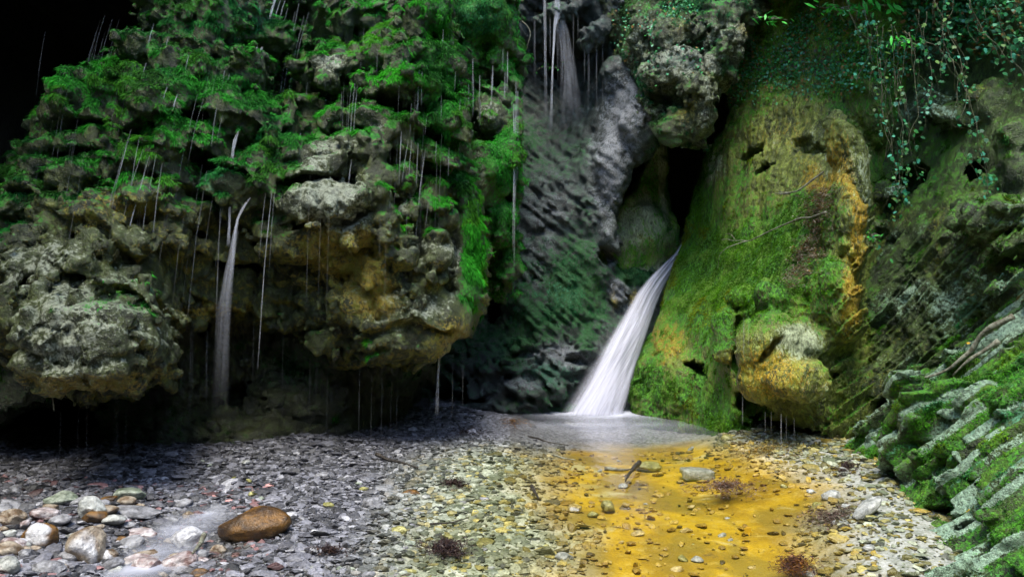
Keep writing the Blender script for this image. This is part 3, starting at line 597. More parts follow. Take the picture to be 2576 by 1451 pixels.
def relG(P, px, py):
    left = sstep(1900, 1800, px) * sstep(330, 480, py) * sstep(900, 800, py)
    nose = np.exp(-(((px - 1960) / 130) ** 2 + ((py - 920) / 130) ** 2))
    fl = P * np.array([1, 1, 0.3], np.float32)
    top = sstep(520, 420, py)
    rough = (0.07 * billow(P, 3.4, 3)) * (1 - .5 * top) + 0.04 * billow(P, 8, 4) * (1 - .4 * top) + 0.03 * billow(P, 17, 0) + 0.025 * noise(P, 36, 1) - 0.045
    sm = 0.03 * fbm(fl, 3.5, 3, 2) + 0.012 * noise(fl, 22, 3)
    right = sstep(2090, 2200, px + 0.15 * (py - 600))
    a = rough * (1 - 0.8 * left) * (1 - 0.6 * nose) + sm
    return a * (1 - 0.5 * right) + right * beds_relief(P, 0.065, 0.25, 0.10, 0.035, B3_) * sstep(450, 650, py)
rG = Rock(polyG, ctrlG, 1.5, 0.2, lG, cG, relG, 2, zmin=-0.3, lk=0.07, warp=0.06)
build_rock('rock_slope', rG, 0.021, M_SLOPE, lambda P, N: np.stack([0.42 + 0.30 * sstep(-.1, .5, N[:, 2]) + 0.3 * noise(P, 1.3, 3), 0.12 + 0.15 * noise(P, 3, 4), 0.16 + 0.2 * noise(P, 1.7, 5), 0 * P[:, 0]], 1),
   [(1640,880,70,90,'o',.35),(1700,760,60,60,'o',.4),(1690,840,50,60,'o',.5),(1690,980,120,40,'m',.35),(1740,560,40,200,'m',.5),(1780,700,50,200,'m',.5),(1750,450,30,50,'p',.5),(1790,380,24,60,'p',.7),(1810,400,20,40,'t',.3),
    (1940,930,110,90,'o',.5),(1940,930,90,90,'m',-.4),(2000,850,50,40,'p',.7),(2010,960,40,30,'p',.4),(1830,810,36,50,'o',.4),(2100,560,26,190,'o',.9),(2096,740,22,90,'o',.8),(2150,560,30,120,'p',.4),(2130,500,60,260,'m',-.5),(2130,480,34,220,'p',.22),(1950,330,110,90,'m',-.3),(2010,860,60,40,'p',.3),(2150,420,40,80,'p',.3),(2100,760,30,60,'o',.4),
    (1960,600,120,110,'m',.45),(1880,690,80,60,'m',.4),(1960,340,90,90,'o',.15),(1960,340,90,90,'m',-.1),(2020,620,40,120,'p',.1),(1850,1080,60,30,'m',.8),(1950,660,100,60,'o',.25),(2210,850,80,160,'m',-.2),(2210,850,80,160,'p',.05)],
   'broad moss covered rock slope with a bulging ochre nose beside the pool', 'rock', moss_n=150000, thr=0.60, col0=(0.03, 0.09, 0.003), col1=(0.12, 0.34, 0.01), length=(0.008, 0.024), droop=0.5)

# layered wall further right, in shade
polyH = [(2100,1130),(2080,1000),(2140,850),(2180,600),(2230,300),(2290,-260),(2950,-260),(2950,1000),(2560,960),(2350,1040),(2260,1150),(2150,1170)]
ctrlH = [(2120,1080,7.5),(2180,950,7.4),(2250,300,8.6),(2300,600,7.8),(2280,850,7.3),(2240,1050,7.3),(2450,200,7.7),(2430,400,7.4),(2450,560,6.9),(2450,700,6.6),(2576,300,6.8),(2576,600,6.3),(2576,760,6.1),(2400,880,6.7),(2576,0,6.9),(2350,0,8.3),(2800,400,6.0),(2800,900,5.6),(2340,1000,6.9),(2800,0,6.2)]
lH = [(2340,260,34,50,.25,10),(2390,280,40,20,.25,20),(2435,520,40,34,.4,-10),(2520,540,60,34,.5,-5),(2560,330,40,50,.3,-40),(2500,250,40,50,.2,0),(2540,610,50,20,.3,-20),(2560,420,30,60,.2,0),(2560,690,40,30,.3,-30),(2230,480,30,20,.2,0)]
cH = [(2300,480,60,60,.1,0,.4),(2480,430,50,40,.1,0,.4),(2400,120,60,60,.1,0,.5),(2270,1060,110,40,.1,-30,.4)]
bxH = []; rb = random.Random(9)
for k in range(15):
    x0, y0 = 2105 + k * 22, 1105 - k * 6 - max(0, k - 9) * 26; x1, y1 = x0 + 330 + rb.uniform(-40, 60), y0 - 300 - 6 * k; Lp = math.hypot(x1 - x0, y1 - y0); a = rb.uniform(0, 30)
    x0 -= 4 * k; 
    while a < Lp:
        ln = rb.uniform(22, 80); u = (a + ln / 2) / Lp; x = x0 + (x1 - x0) * u; y = y0 + (y1 - y0) * u
        if rb.random() < 0.30: bxH.append((x, y + rb.uniform(-5, 5), ln, rb.uniform(9, 17), rb.uniform(.02, .16), .16, math.degrees(math.atan2(y0 - y1, x1 - x0)) + rb.uniform(-7, 7)))
        a += ln
for (x, y, a, c, o_, g) in ((2340,262,60,80,.35,70),(2395,285,80,26,.35,-20),(2436,522,74,40,.5,28),(2520,542,110,44,.6,4),(2556,520,60,20,.65,6),(2560,330,60,70,.35,50),(2490,235,70,34,.2,-20),(2545,606,90,20,.45,15),(2560,700,90,28,.4,45),(2250,480,34,14,.3,10),(2410,770,70,34,.25,35),(2500,690,60,22,.25,30),(2300,330,40,30,.2,60),(2200,560,40,14,.2,0)):
    bxH.append((x, y, a, c, o_, .2, g))
rH = Rock(polyH, ctrlH, 1.3, 0.15, lH, cH, lambda P, px, py: strata(P, 0.16, 0.36, 0.24) * 0.15 * sstep(500, 720, py + (px - 2300) * 0.2) + (beds_relief(P, 0.06, 0.24, 0.075, 0.03, B3_) + beds_relief(P * .9, .25, .7, .14, 0, B3_)) * sstep(480, 700, py + (px - 2300) * 0.2) + 0.08 * noise(P, 2.2, 1) + 0.03 * fbm(P, 8, 3, 2), 0, zmin=-0.3, lk=0.03, warp=0.015, boxes=bxH, bpale=0.5)
build_rock('layered_wall', rH, 0.019, M_STRATA, lambda P, N: np.stack([0.24 + 0.15 * sstep(0, .6, N[:, 2]) + 0.2 * noise(P, 1.5, 3), 0.15 + 0.25 * noise(P, 4, 4), 0.18 + 0.2 * noise(P, 2.5, 5), 0 * P[:, 0]], 1),
   [(2435,520,40,30,'p',.3),(2520,530,60,30,'p',.3),(2340,260,34,40,'p',.3),(2400,780,60,60,'p',.25),(2250,720,50,60,'p',.2),(2280,850,140,160,'m',-.08),(2280,850,140,160,'p',.04),(2300,600,100,80,'o',.15)],
   'shaded wall of thin tilted rock layers behind the hanging ivy', 'rock', moss_n=22000, thr=0.66, col0=(0.02, 0.07, 0.003), col1=(0.07, 0.28, 0.01), length=(0.008, 0.02))

# bright tilted slabs in the lower right corner
polyI = [(2095,1175),(2140,1120),(2210,1050),(2265,990),(2310,962),(2360,955),(2450,880),(2520,820),(2576,770),(2950,560),(2950,1800),(2330,1800),(2275,1500),(2240,1400),(2200,1320),(2205,1240),(2160,1215)]
ctrlI = [(2130,1150,7.0),(2300,1000,6.6),(2400,940,6.3),(2576,800,6.0),(2220,1190,6.2),(2330,1080,6.0),(2250,1250,5.7),(2400,1100,5.5),(2576,1000,5.2),(2260,1350,5.0),(2400,1300,4.8),(2576,1200,4.5),(2300,1430,4.4),(2400,1451,4.15),(2576,1400,4.0),(2800,1000,4.9),(2800,1400,3.7),(2400,1600,3.7),(2576,1650,3.5)]
lI = [(2270,1150,34,24,.25,-38),(2340,1075,70,26,.25,-40),(2390,1020,40,30,.2,-40),(2320,1010,60,16,.15,-42)]
cI = [(2480,1230,140,20,.15,-28,.35),(2380,1300,80,10,.1,-30,.25)]
def relI(P, px, py): return beds_relief(P, 0.095, 0.46, 0.085, 0.035) + beds_relief(P * .93, 0.30, 0.9, 0.14, 0.0) + 0.02 * fbm(P, 6, 2, 1) + 0.008 * noise(P, 40, 3) + 0.015 * billow(P, 20, 4)
bxI = []
rb = random.Random(3)
bands = [((2120,1178),(2235,1062),34),((2225,1085),(2300,985),30),((2295,985),(2385,962),30),((2375,965),(2600,775),26),((2150,1195),(2330,1035),30),((2325,1040),(2600,812),32),((2195,1200),(2425,985),50),((2430,1000),(2620,850),40),((2215,1240),(2600,925),34),((2212,1268),(2610,955),30),
 ((2208,1300),(2620,990),36),((2215,1330),(2620,1035),30),((2228,1358),(2620,1075),32),((2240,1385),(2620,1118),34),((2255,1412),(2640,1165),34),((2275,1436),(2640,1205),32),((2300,1455),(2640,1250),36),((2330,1470),(2650,1295),34),((2370,1485),(2650,1340),34),((2430,1490),(2660,1385),36)]
for (x0, y0), (x1, y1), th in bands:
    Lp = math.hypot(x1 - x0, y1 - y0); a = 0
    while a < Lp:
        ln = rb.uniform(34, 110); u = (a + ln / 2) / Lp; x = x0 + (x1 - x0) * u; y = y0 + (y1 - y0) * u
        if rb.random() < 0.10 and not (2400 < x < 2560 and abs(y - 1235 + (x - 2480) * .5) < 16): bxI.append((x, y + rb.uniform(-4, 4), ln * .97, th * rb.uniform(.7, 1.05), rb.uniform(.0, .11), .2, math.degrees(math.atan2(y0 - y1, x1 - x0)) + rb.uniform(-4, 4)))
        a += ln
bxI.append((2340, 1070, 120, 54, .16, .2, 42)); bxI.append((2268, 1150, 60, 44, .15, .2, 40))
rI = Rock(polyI, ctrlI, 1.3, 0.12, lI, cI, relI, 0, zmin=-0.3, lk=0.03, warp=0.006, boxes=bxI)
def baseI(P, N):
    i, j, fr, fu = beds(P, 0.095, 0.46); h = hash2(i, j, 1); pl = 0.8 * sstep(.35, .85, h) * sstep(0.1, 0.4, fr + .35 * noise(P, 6, 3)); 
    return np.stack([0.52 - pl * .7 + 0.3 * noise(P, 1.7, 3), 0.12 + pl + 0.15 * noise(P, 5, 4), 0.04 + 0.1 * noise(P, 2.5, 5), 0.5 * hash2(i, j, 2) ** 2 * sstep(.3, .8, fr)], 1)
build_rock('tilted_slabs', rI, 0.0145, M_STRATA, baseI,
   [(2340,1070,60,40,'p',1.1),(2340,1070,60,40,'m',-.5),(2380,1200,160,120,'m',.25),(2270,1150,24,30,'p',.9),(2400,1010,30,30,'p',.9),(2350,980,60,20,'p',.4),(2180,1150,70,40,'m',.9),(2480,960,60,60,'m',.5),(2330,1400,60,40,'p',.6),(2520,1000,40,30,'p',.5),(2450,1180,60,30,'p',.4),(2500,1060,60,40,'p',.3)],
   'stack of bright green and white tilted rock slabs at the right bank', 'rock', moss_n=30000, thr=0.66, col0=(0.02, 0.08, 0.003), col1=(0.10, 0.42, 0.01), length=(0.006, 0.018), droop=0.4)
# ------------------------------------------------------------------ stream bed
_gz = tps([(-100,1230,.14),(0,1200,.12),(300,1200,.10),(600,1180,.08),(900,1120,.06),(1150,1060,.05),(1240,1060,.0),(1400,1050,-.16),(1600,1050,-.18),(1740,1060,-.12),(1810,1100,-.02),(1350,1090,-.10),(1500,1100,-.15),(1700,1100,-.14),(1900,1130,.04),(2050,1150,.07),(2150,1200,.08),
 (2060,1240,.01),(2150,1320,.03),(2230,1400,.05),(2240,1480,.03),(2000,1300,-.06),(2080,1430,-.05),(1800,1150,-.10),(1700,1250,-.11),(1600,1400,-.12),(1450,1200,-.10),(1400,1130,-.09),(1350,1250,-.07),(1300,1400,-.06),(1100,1300,-.025),
 (1000,1400,-.008),(1200,1150,.015),(900,1250,.02),(700,1250,.04),(760,1400,.005),(545,1285,-.03),(500,1320,-.03),(450,1360,-.035),(400,1400,-.035),(340,1430,-.035),(640,1260,.02),(270,1350,.05),(0,1400,.08),(0,1300,.10),(500,1440,.0),(1300,1070,.0),(2700,1300,.02),(2500,1100,.05),(2400,1440,.0)])
_gzt = Table(lambda X, Y: _gz(X, Y), -300, 2900, 1020, 1560, 10)
def gh(x, y):
    yy = np.maximum(y, 0.8)
    px = CX + F * x / yy; py = np.clip(CY + F * H / yy, 1022, 1550)
    px = np.clip(px, -280, 2850)
    P = np.stack([x, y, np.zeros_like(x)], -1).reshape(-1, 3).astype(np.float32)
    n = (0.022 * fbm(P, 1.7, 3, 1) + 0.008 * noise(P, 11, 3)).reshape(np.shape(x))
    return _gzt(px, py) + n * np.where(px > 1250, 0.7, 1.0)
def gh1(x, y): return float(gh(np.array([x]), np.array([y]))[0])
xs = np.concatenate([np.linspace(-14, -6.2, 12), np.arange(-6, 6, 0.026), np.linspace(6.2, 14, 12)])
ys = np.concatenate([np.linspace(-9, 3.2, 12), np.arange(3.4, 10.6, 0.026), np.linspace(11, 16, 8)])
GX, GY = np.meshgrid(xs, ys, indexing='ij'); GZ = gh(GX, GY)
P = np.stack([GX, GY, GZ], -1).reshape(-1, 3).astype(np.float32)
def gpoly(pts): return [tuple(gpt(x, y)[:2] * 100) for x, y in pts]
poly_o = gpoly([(1380,1098),(1560,1092),(1740,1090),(1850,1125),(2010,1190),(2080,1250),(1990,1300),(2090,1380),(2180,1460),(2200,1560),(1250,1560),(1420,1430),(1420,1330),(1340,1290),(1340,1180),(1400,1130)])
def groundmask(x, y):
    P = np.stack([x, y, 0 * x], -1).astype(np.float32)
    wv = 26 * noise(P, 1.6, 2) + 12 * noise(P, 5, 3)
    o = sstep(38, -34, poly_sdf(poly_o, x * 100, y * 100) + wv)
    px = CX + F * x / np.maximum(y, 0.8); py = CY + F * H / np.maximum(y, 0.8)
    pale = sstep(900, 1250, px + 0.4 * (py - 1200)) * sstep(1090, 1170, py + 0.1 * (px - 1300)) 
    return o, pale
gi = np.arange(P.shape[0]).reshape(GX.shape)
gq = np.stack([gi[:-1, :-1], gi[1:, :-1], gi[1:, 1:], gi[:-1, 1:]], -1).reshape(-1, 4)
go, gp = groundmask(P[:, 0].astype(float), P[:, 1].astype(float))
P[:, 2] += (0.012 * billow(P, 14, 2) + 0.008 * noise(P, 30, 4)) * (1 - 0.75 * go)
gp = gp * (1 - .55 * sstep(1800, 1950, CX + F * P[:, 0] / np.maximum(P[:, 1], .8)))
gm = np.stack([go, gp, 0.5 + 0.5 * noise(P, 1.1, 5)], 1)
m = mat_new('stream_bed'); b = NB(m); g = b.n('ShaderNodeNewGeometry').outputs['Position']
at_ = b.n('ShaderNodeVertexColor', layer_name='mask'); sp = b.n('ShaderNodeSeparateColor'); b.t.links.new(at_.outputs[0], sp.inputs[0])
n1 = b.noise(g, 1.6, 6, 0.6, 0.6); n2 = b.noise(g, 9, 6, 0.65, 0.4); n3 = b.noise(g, 42, 4, 0.7)
vo = b.n('ShaderNodeTexVoronoi'); b.t.links.new(g, vo.inputs['Vector']); vo.inputs['Scale'].default_value = 48
vs = b.n('ShaderNodeSeparateColor'); b.t.links.new(vo.outputs['Color'], vs.inputs[0])
c = b.mix(b.ramp(vs.outputs[0], 0.2, 0.9), (0.07, 0.07, 0.075), (0.26, 0.26, 0.29))
pc = b.mix(b.ramp(n2, 0.35, 0.65), (0.24, 0.27, 0.18), (0.55, 0.56, 0.46)); pc = b.mix(b.ramp(n3, 0.5, 0.7, 0, .6), pc, (0.25, 0.24, 0.10))
c = b.mix(sp.outputs[1], c, pc)
oc = b.mix(b.ramp(n1, 0.38, 0.62), (0.28, 0.17, 0.004), (0.50, 0.32, 0.006)); oc = b.mix(b.ramp(n2, 0.5, 0.7, 0, 0.6), oc, (0.50, 0.38, 0.08)); oc = b.mix(b.ramp(n3, 0.5, 0.72, 0, 0.55), oc, (0.22, 0.13, 0.01))
n0 = b.noise(g, 0.9, 4, 0.6, 1.0)
oc = b.mix(b.ramp(n0, 0.44, 0.56, 0, 0.8), oc, (0.20, 0.14, 0.012)); oc = b.mix(b.ramp(n2, 0.42, 0.3, 0, 0.6), oc, (0.16, 0.10, 0.01)); oc = b.mix(b.ramp(n1, 0.56, 0.66, 0, 0.7), oc, (0.46, 0.42, 0.20))
c = b.mix(sp.outputs[0], c, oc)
c = b.mix(b.ramp(n2, 0.25, 0.4, 0.6, 0), c, (0.03, 0.022, 0.018))
nb = b.bump(vo.outputs['Distance'], 0.012, 0.4); nb = b.bump(n3, 0.006, 0.5, nb)
b.out(b.bsdf(c, 0.5, nb, 0.5)); M_BED = m
mesh_np('ground', P, gq, M_BED, None, True, {'mask': gm})['kind'] = 'structure'

# ------------------------------------------------------------------ pool surface
xs = np.arange(-6, 5, 0.05); ys = np.arange(2.5, 10.4, 0.05); WX, WY = np.meshgrid(xs, ys, indexing='ij')
P = np.stack([WX, WY, 0 * WX], -1).reshape(-1, 3).astype(np.float32)
f0 = gpt(1500, 1037); f1 = gpt(1400, 1075)
dx = P[:, 0] - f0[0]; dy = P[:, 1] - f0[1]
q1 = np.exp(-((dx / 0.62) ** 2 + (dy / 0.34) ** 2)); 
fx = np.array(gpt(1420, 1066)); q2 = np.exp(-(((P[:, 0] - fx[0]) / 0.85) ** 2 + ((P[:, 1] - fx[1]) / 0.22) ** 2)) * (0.5 + 0.5 * noise(P * np.array([1, 3, 1], np.float32), 1.5, 2))
fy = gpt(1640, 1060); q3 = np.exp(-(((P[:, 0] - fy[0] + .45) / 0.8) ** 2 + ((P[:, 1] - fy[1] + .3) / 0.8) ** 2))
tr = [gpt(545, 1282), gpt(490, 1318), gpt(445, 1350), gpt(410, 1392), gpt(360, 1420), gpt(310, 1440)]
q4 = sum(np.exp(-(((P[:, 0] - t[0]) / 0.16) ** 2 + ((P[:, 1] - t[1]) / 0.2) ** 2)) for t in tr)
milk = np.clip(0.85 * q1 + 0.3 * q2 + 0.2 * q3 + 0.38 * q4 * (0.6 + 0.6 * noise(P, 5, 1)), 0, 1)
i = np.arange(len(P)).reshape(WX.shape); q = np.stack([i[:-1, :-1], i[1:, :-1], i[1:, 1:], i[:-1, 1:]], -1).reshape(-1, 4)
m = mat_new('stream_water'); b = NB(m); g = b.n('ShaderNodeNewGeometry').outputs['Position']
at_ = b.n('ShaderNodeVertexColor', layer_name='mask'); sp = b.n('ShaderNodeSeparateColor'); b.t.links.new(at_.outputs[0], sp.inputs[0])
mp = b.n('ShaderNodeMapping'); b.t.links.new(g, mp.inputs[0]); mp.inputs['Scale'].default_value = (1, 0.7, 1)
n1 = b.noise(mp.outputs[0], 3.5, 2, 0.45, 0.6); n2 = b.noise(mp.outputs[0], 7, 5, 0.6)
nb = b.bump(n1, 0.03, 0.35)
tr_ = b.n('ShaderNodeBsdfTransparent'); tr_.inputs[0].default_value = (0.97, 0.97, 0.93, 1)
gl = b.n('ShaderNodeBsdfGlossy'); gl.inputs['Roughness'].default_value = 0.16; b.t.links.new(nb, gl.inputs['Normal'])
fr = b.n('ShaderNodeFresnel'); fr.inputs[0].default_value = 1.33; b.t.links.new(nb, fr.inputs['Normal'])
mx = b.n('ShaderNodeMixShader'); b.t.links.new(fr.outputs[0], mx.inputs[0]); b.t.links.new(tr_.outputs[0], mx.inputs[1]); b.t.links.new(gl.outputs[0], mx.inputs[2])
df = b.n('ShaderNodeBsdfDiffuse'); df.inputs[0].default_value = (0.58, 0.60, 0.70, 1)
mk = b.math('MULTIPLY', sp.outputs[0], b.ramp(n2, 0.2, 0.75, 0.75, 1.2))
mx2 = b.n('ShaderNodeMixShader'); b.t.links.new(mk, mx2.inputs[0]); b.t.links.new(mx.outputs[0], mx2.inputs[1]); b.t.links.new(df.outputs[0], mx2.inputs[2])
b.out(mx2.outputs[0])
mesh_np('water', P, q, m, None, True, {'mask': np.stack([milk, milk, milk], 1)})['kind'] = 'structure'

# ------------------------------------------------------------------ falling water
def water_mat(name, col=(0.78, 0.78, 0.90), streak=(15, 0.9), a0=0.32, a1=0.6, lo=0.42, hi=1.0):
    m = mat_new(name); b = NB(m); at_ = b.n('ShaderNodeVertexColor', layer_name='flow')
    sp = b.n('ShaderNodeSeparateColor'); b.t.links.new(at_.outputs[0], sp.inputs[0])
    cb = b.n('ShaderNodeCombineXYZ'); b.t.links.new(b.math('MULTIPLY', sp.outputs[0], streak[0]), cb.inputs[0]); b.t.links.new(b.math('MULTIPLY', sp.outputs[1], streak[1]), cb.inputs[1])
    n = b.noise(cb.outputs[0], 1.0, 6, 0.7, 0.3); n2 = b.noise(cb.outputs[0], 2.7, 4, 0.6)
    al = b.math('MULTIPLY', sp.outputs[2], b.ramp(n, a0, a1, lo, hi))
    c = b.mix(b.ramp(n2, 0.35, 0.65), tuple(x * 0.8 for x in col), col)
    d = b.n('ShaderNodeBsdfDiffuse'); b.t.links.new(c, d.inputs[0]); b.t.links.new(b.bump(n, 0.03, 0.5), d.inputs['Normal'])
    tl = b.n('ShaderNodeBsdfTranslucent'); b.t.links.new(c, tl.inputs[0])
    m1 = b.n('ShaderNodeMixShader'); m1.inputs[0].default_value = 0.3; b.t.links.new(d.outputs[0], m1.inputs[1]); b.t.links.new(tl.outputs[0], m1.inputs[2])
    t = b.n('ShaderNodeBsdfTransparent'); m2 = b.n('ShaderNodeMixShader'); b.t.links.new(al, m2.inputs[0]); b.t.links.new(t.outputs[0], m2.inputs[1]); b.t.links.new(m1.outputs[0], m2.inputs[2])
    b.out(m2.outputs[0]); return m
M_FALL = water_mat('falling_water'); M_THREAD = water_mat('water_thread', (0.9, 0.92, 1.0), (9, 2.2), 0.36, 0.62, 0.10, 1.0)
# the chute: rows of (y, left x, right x)
rows = [(575,1724,1735),(610,1714,1728),(640,1694,1716),(665,1664,1704),(700,1628,1684),(740,1596,1664),(780,1574,1648),(830,1546,1632),(880,1516,1616),(930,1486,1602),(980,1458,1588),(1036,1424,1572)]
ry = np.array([r[0] for r in rows], float); NU, NV = 60, 150
yv = np.linspace(575, 1042, NV); xl = np.interp(yv, ry, [r[1] for r in rows]); xr = np.interp(yv, ry, [r[2] for r in rows])
for _ in range(6):
    xl[1:-1] = (xl[:-2] + xl[2:] + xl[1:-1]) / 3; xr[1:-1] = (xr[:-2] + xr[2:] + xr[1:-1]) / 3
U, T = np.meshgrid(np.linspace(0, 1, NU), np.linspace(0, 1, NV), indexing='ij')
PX = xl[None] + (xr - xl)[None] * U; PY = np.broadcast_to(yv[None], PX.shape)
DD = rD.D(PX.ravel(), PY.ravel()).reshape(PX.shape)
P0 = np.stack([U * 2.2, T * 1.2, 0 * U], -1).reshape(-1, 3).astype(np.float32)
rp = (0.5 * noise(P0, 4, 1) + 0.3 * noise(P0, 9, 2)).reshape(U.shape)
bulge = np.sin(np.pi * np.clip(U, 0, 1)) ** 0.6
DD = DD - 0.10 - 0.10 * bulge - 0.03 * rp * bulge - 0.10 * sstep(0.7, 1.0, T)
D0 = DD; Vw = np.stack([(PX - CX) / F * D0, D0, H - (PY - CY) / F * D0], -1).reshape(-1, 3)
edge = sstep(0, 0.22, U + 0.05 * rp) * sstep(0, 0.10, 1 - U + 0.04 * rp) * (0.55 + 0.45 * sstep(0.03, 0.15, T))
Wm = (xr - xl)[None] / 140.0
fl = np.stack([(U - 0.5) * np.clip(Wm, 0.2, 1) + 0.5, T, edge * 0.98], -1).reshape(-1, 3)
i = np.arange(NU * NV).reshape(NU, NV); q = np.stack([i[:-1, :-1], i[1:, :-1], i[1:, 1:], i[:-1, 1:]], -1).reshape(-1, 4)
wf = mesh_np('waterfall', Vw, q, M_FALL, None, True, {'flow': fl})
tag(wf, 'white silky waterfall sliding down the rock chute into the pool', 'waterfall')
# a second, thinner sheet of spray over it, as part
Vs = Vw.reshape(NU, NV, 3).copy(); Vs[..., 1] -= 0.05 + 0.05 * bulge; Vs[..., 0] -= 0.10 * (1 - U) * T
es = sstep(0, 0.3, U) * sstep(0, 0.3, 1 - U) * sstep(0.15, 0.6, T) * 0.5
fs = np.stack([U * Wm + 3, T + 5, es], -1).reshape(-1, 3)
mesh_np('spray', Vs.reshape(-1, 3), q, M_FALL, wf, True, {'flow': fs})

def stream(name, pts, D, flat=0.45, mat=None, seed=0):
    """pts: picture x, y, width, opacity down the fall; D: depth (or a list)"""
    A = np.array(pts, float); n = max(8, int((A[-1, 1] - A[0, 1]) / 12)); t = np.linspace(0, 1, n); ta = np.linspace(0, 1, len(A))
    s = np.concatenate([[0], np.cumsum(np.hypot(np.diff(A[:, 0]), np.diff(A[:, 1])))]); s /= s[-1]
    x, y, wd, al = (np.interp(t, s, A[:, k]) for k in range(4))
    d = np.interp(t, s, D) if isinstance(D, (list, tuple)) else np.full(n, D)
    d = np.broadcast_to(d, t.shape)
    K = 8; V = []; C = []
    for k in range(K):
        a = 2 * np.pi * k / K; r = wd / F * d * 0.5
        V.append(np.stack([(x - CX) / F * d + r * np.cos(a), d + r * flat * np.sin(a), H - (y - CY) / F * d], 1))
        alv = al * (0.62 if wd.max() < 12 else 0.75)
        C.append(np.stack([np.full(n, abs(k - K / 2) / K * 2 * np.clip(wd.max() / 20, .3, 2) + seed * 3.1), t * (A[-1, 1] - A[0, 1]) / 200 + seed, (alv if wd.max() < 12 else alv * (0.12 + 0.88 * abs(math.sin(a)))) * np.sin(np.pi * np.clip(t * 0.97 + 0.03, 0, 1)) ** 0.35], 1))
    V = np.stack(V, 1).reshape(-1, 3); C = np.stack(C, 1).reshape(-1, 3)
    i = np.arange(n * K).reshape(n, K); j = np.roll(i, -1, 1)
    q = np.stack([i[:-1], j[:-1], j[1:], i[1:]], -1).reshape(-1, 4)
    return mesh_np(name, V, q, mat or M_THREAD, None, True, {'flow': C})
def Dat(r, x, y): return float(r.D(np.array([x], float), np.array([y], float))[0])
# upper fall
t = stream('waterfall', [(1400,-60,16,.5),(1402,40,18,.6),(1396,66,8,.95),(1391,150,5,1),(1388,230,6,.7),(1386,330,10,.12)], 10.3, seed=1); tag(t, 'narrow bright jet of the upper waterfall on the dark wall', 'waterfall')
t = stream('waterfall', [(1405,20,10,.4),(1418,80,30,.25),(1428,160,42,.18),(1434,240,56,.12),(1440,330,70,.02)], 10.4, 0.3, seed=2); tag(t, 'wide veil of spray right of the narrow upper jet', 'waterfall')
t = stream('waterfall', [(1368,-60,8,.5),(1371,40,8,.45),(1372,160,6,.35),(1374,300,9,.08)], 10.35, seed=3); tag(t, 'faint bluish stream left of the narrow upper jet', 'waterfall')
# spouts of the overhang
dk = Dat(rA, 620, 480) - 0.45
t = stream('water_spout', [(630,497,4,.9),(612,520,8,.9),(598,550,7,.95),(592,590,8,.7),(585,660,10,.4),(578,740,14,.16),(570,840,18,.05),(565,1000,22,.005)], dk, 0.6, seed=4); tag(t, 'largest white spout fanning out below the round green knob', 'water spout')
for k, (x1, x2, x3, a_) in enumerate(((588,576,566,.6),(586,571,558,.45),(590,580,572,.35),(584,566,550,.35),(587,569,555,.3))):
    q = stream('strand', [(622 - k,508,3,.7),(600 - k,548,3,.8),(x1,600,4,a_),(x2,690,5,a_ * .55),(x3,800,8,a_ * .14),(x3 - 8,1000,12,.005)], dk + .02 * k, 0.8, seed=41 + k); q.parent = t
q = stream('veil', [(596,580,12,.2),(576,680,24,.18),(562,780,36,.12),(552,1050,50,.01)], dk + .05, 0.4, seed=47); q.parent = t
t = stream('water_spout', [(578,520,7,.8),(577,560,6,.7),(574,620,10,.4)], dk + 0.02, seed=5); tag(t, 'short thin spout just left of the largest white spout', 'water spout')
t = stream('water_spout', [(600,330,3,.9),(592,350,11,.9),(586,380,7,.8),(583,412,10,.5)], Dat(rA, 590, 360) - 0.4, seed=6); tag(t, 'small white spout pouring onto the round green knob', 'water spout')
t = stream('water_spout', [(694,-10,7,1),(684,25,6,1),(678,50,4,.8)], Dat(rA, 660, 60) - 0.42, seed=7); tag(t, 'short bright spout at the very top of the overhang', 'water spout')
t = stream('water_spout', [(660,118,6,.95),(648,150,6,.95),(637,190,5,.7),(629,235,8,.4)], Dat(rA, 640, 160) - 0.42, seed=8); tag(t, 'slanting white spout below the upper green ledge', 'water spout')
t = stream('water_spout', [(647,118,4,.9),(637,145,5,.9),(631,165,3,.6)], Dat(rA, 640, 160) - 0.40, seed=9); tag(t, 'little slanting spout left of the slanting white one', 'water spout')
t = stream('water_spout', [(1112,862,5,.5),(1106,890,6,.6),(1101,960,6,.55),(1099,1045,10,.2)], Dat(rA, 1120, 850) - 0.1, seed=10); tag(t, 'single thread falling from the right lip of the overhang to the gravel', 'water spout')
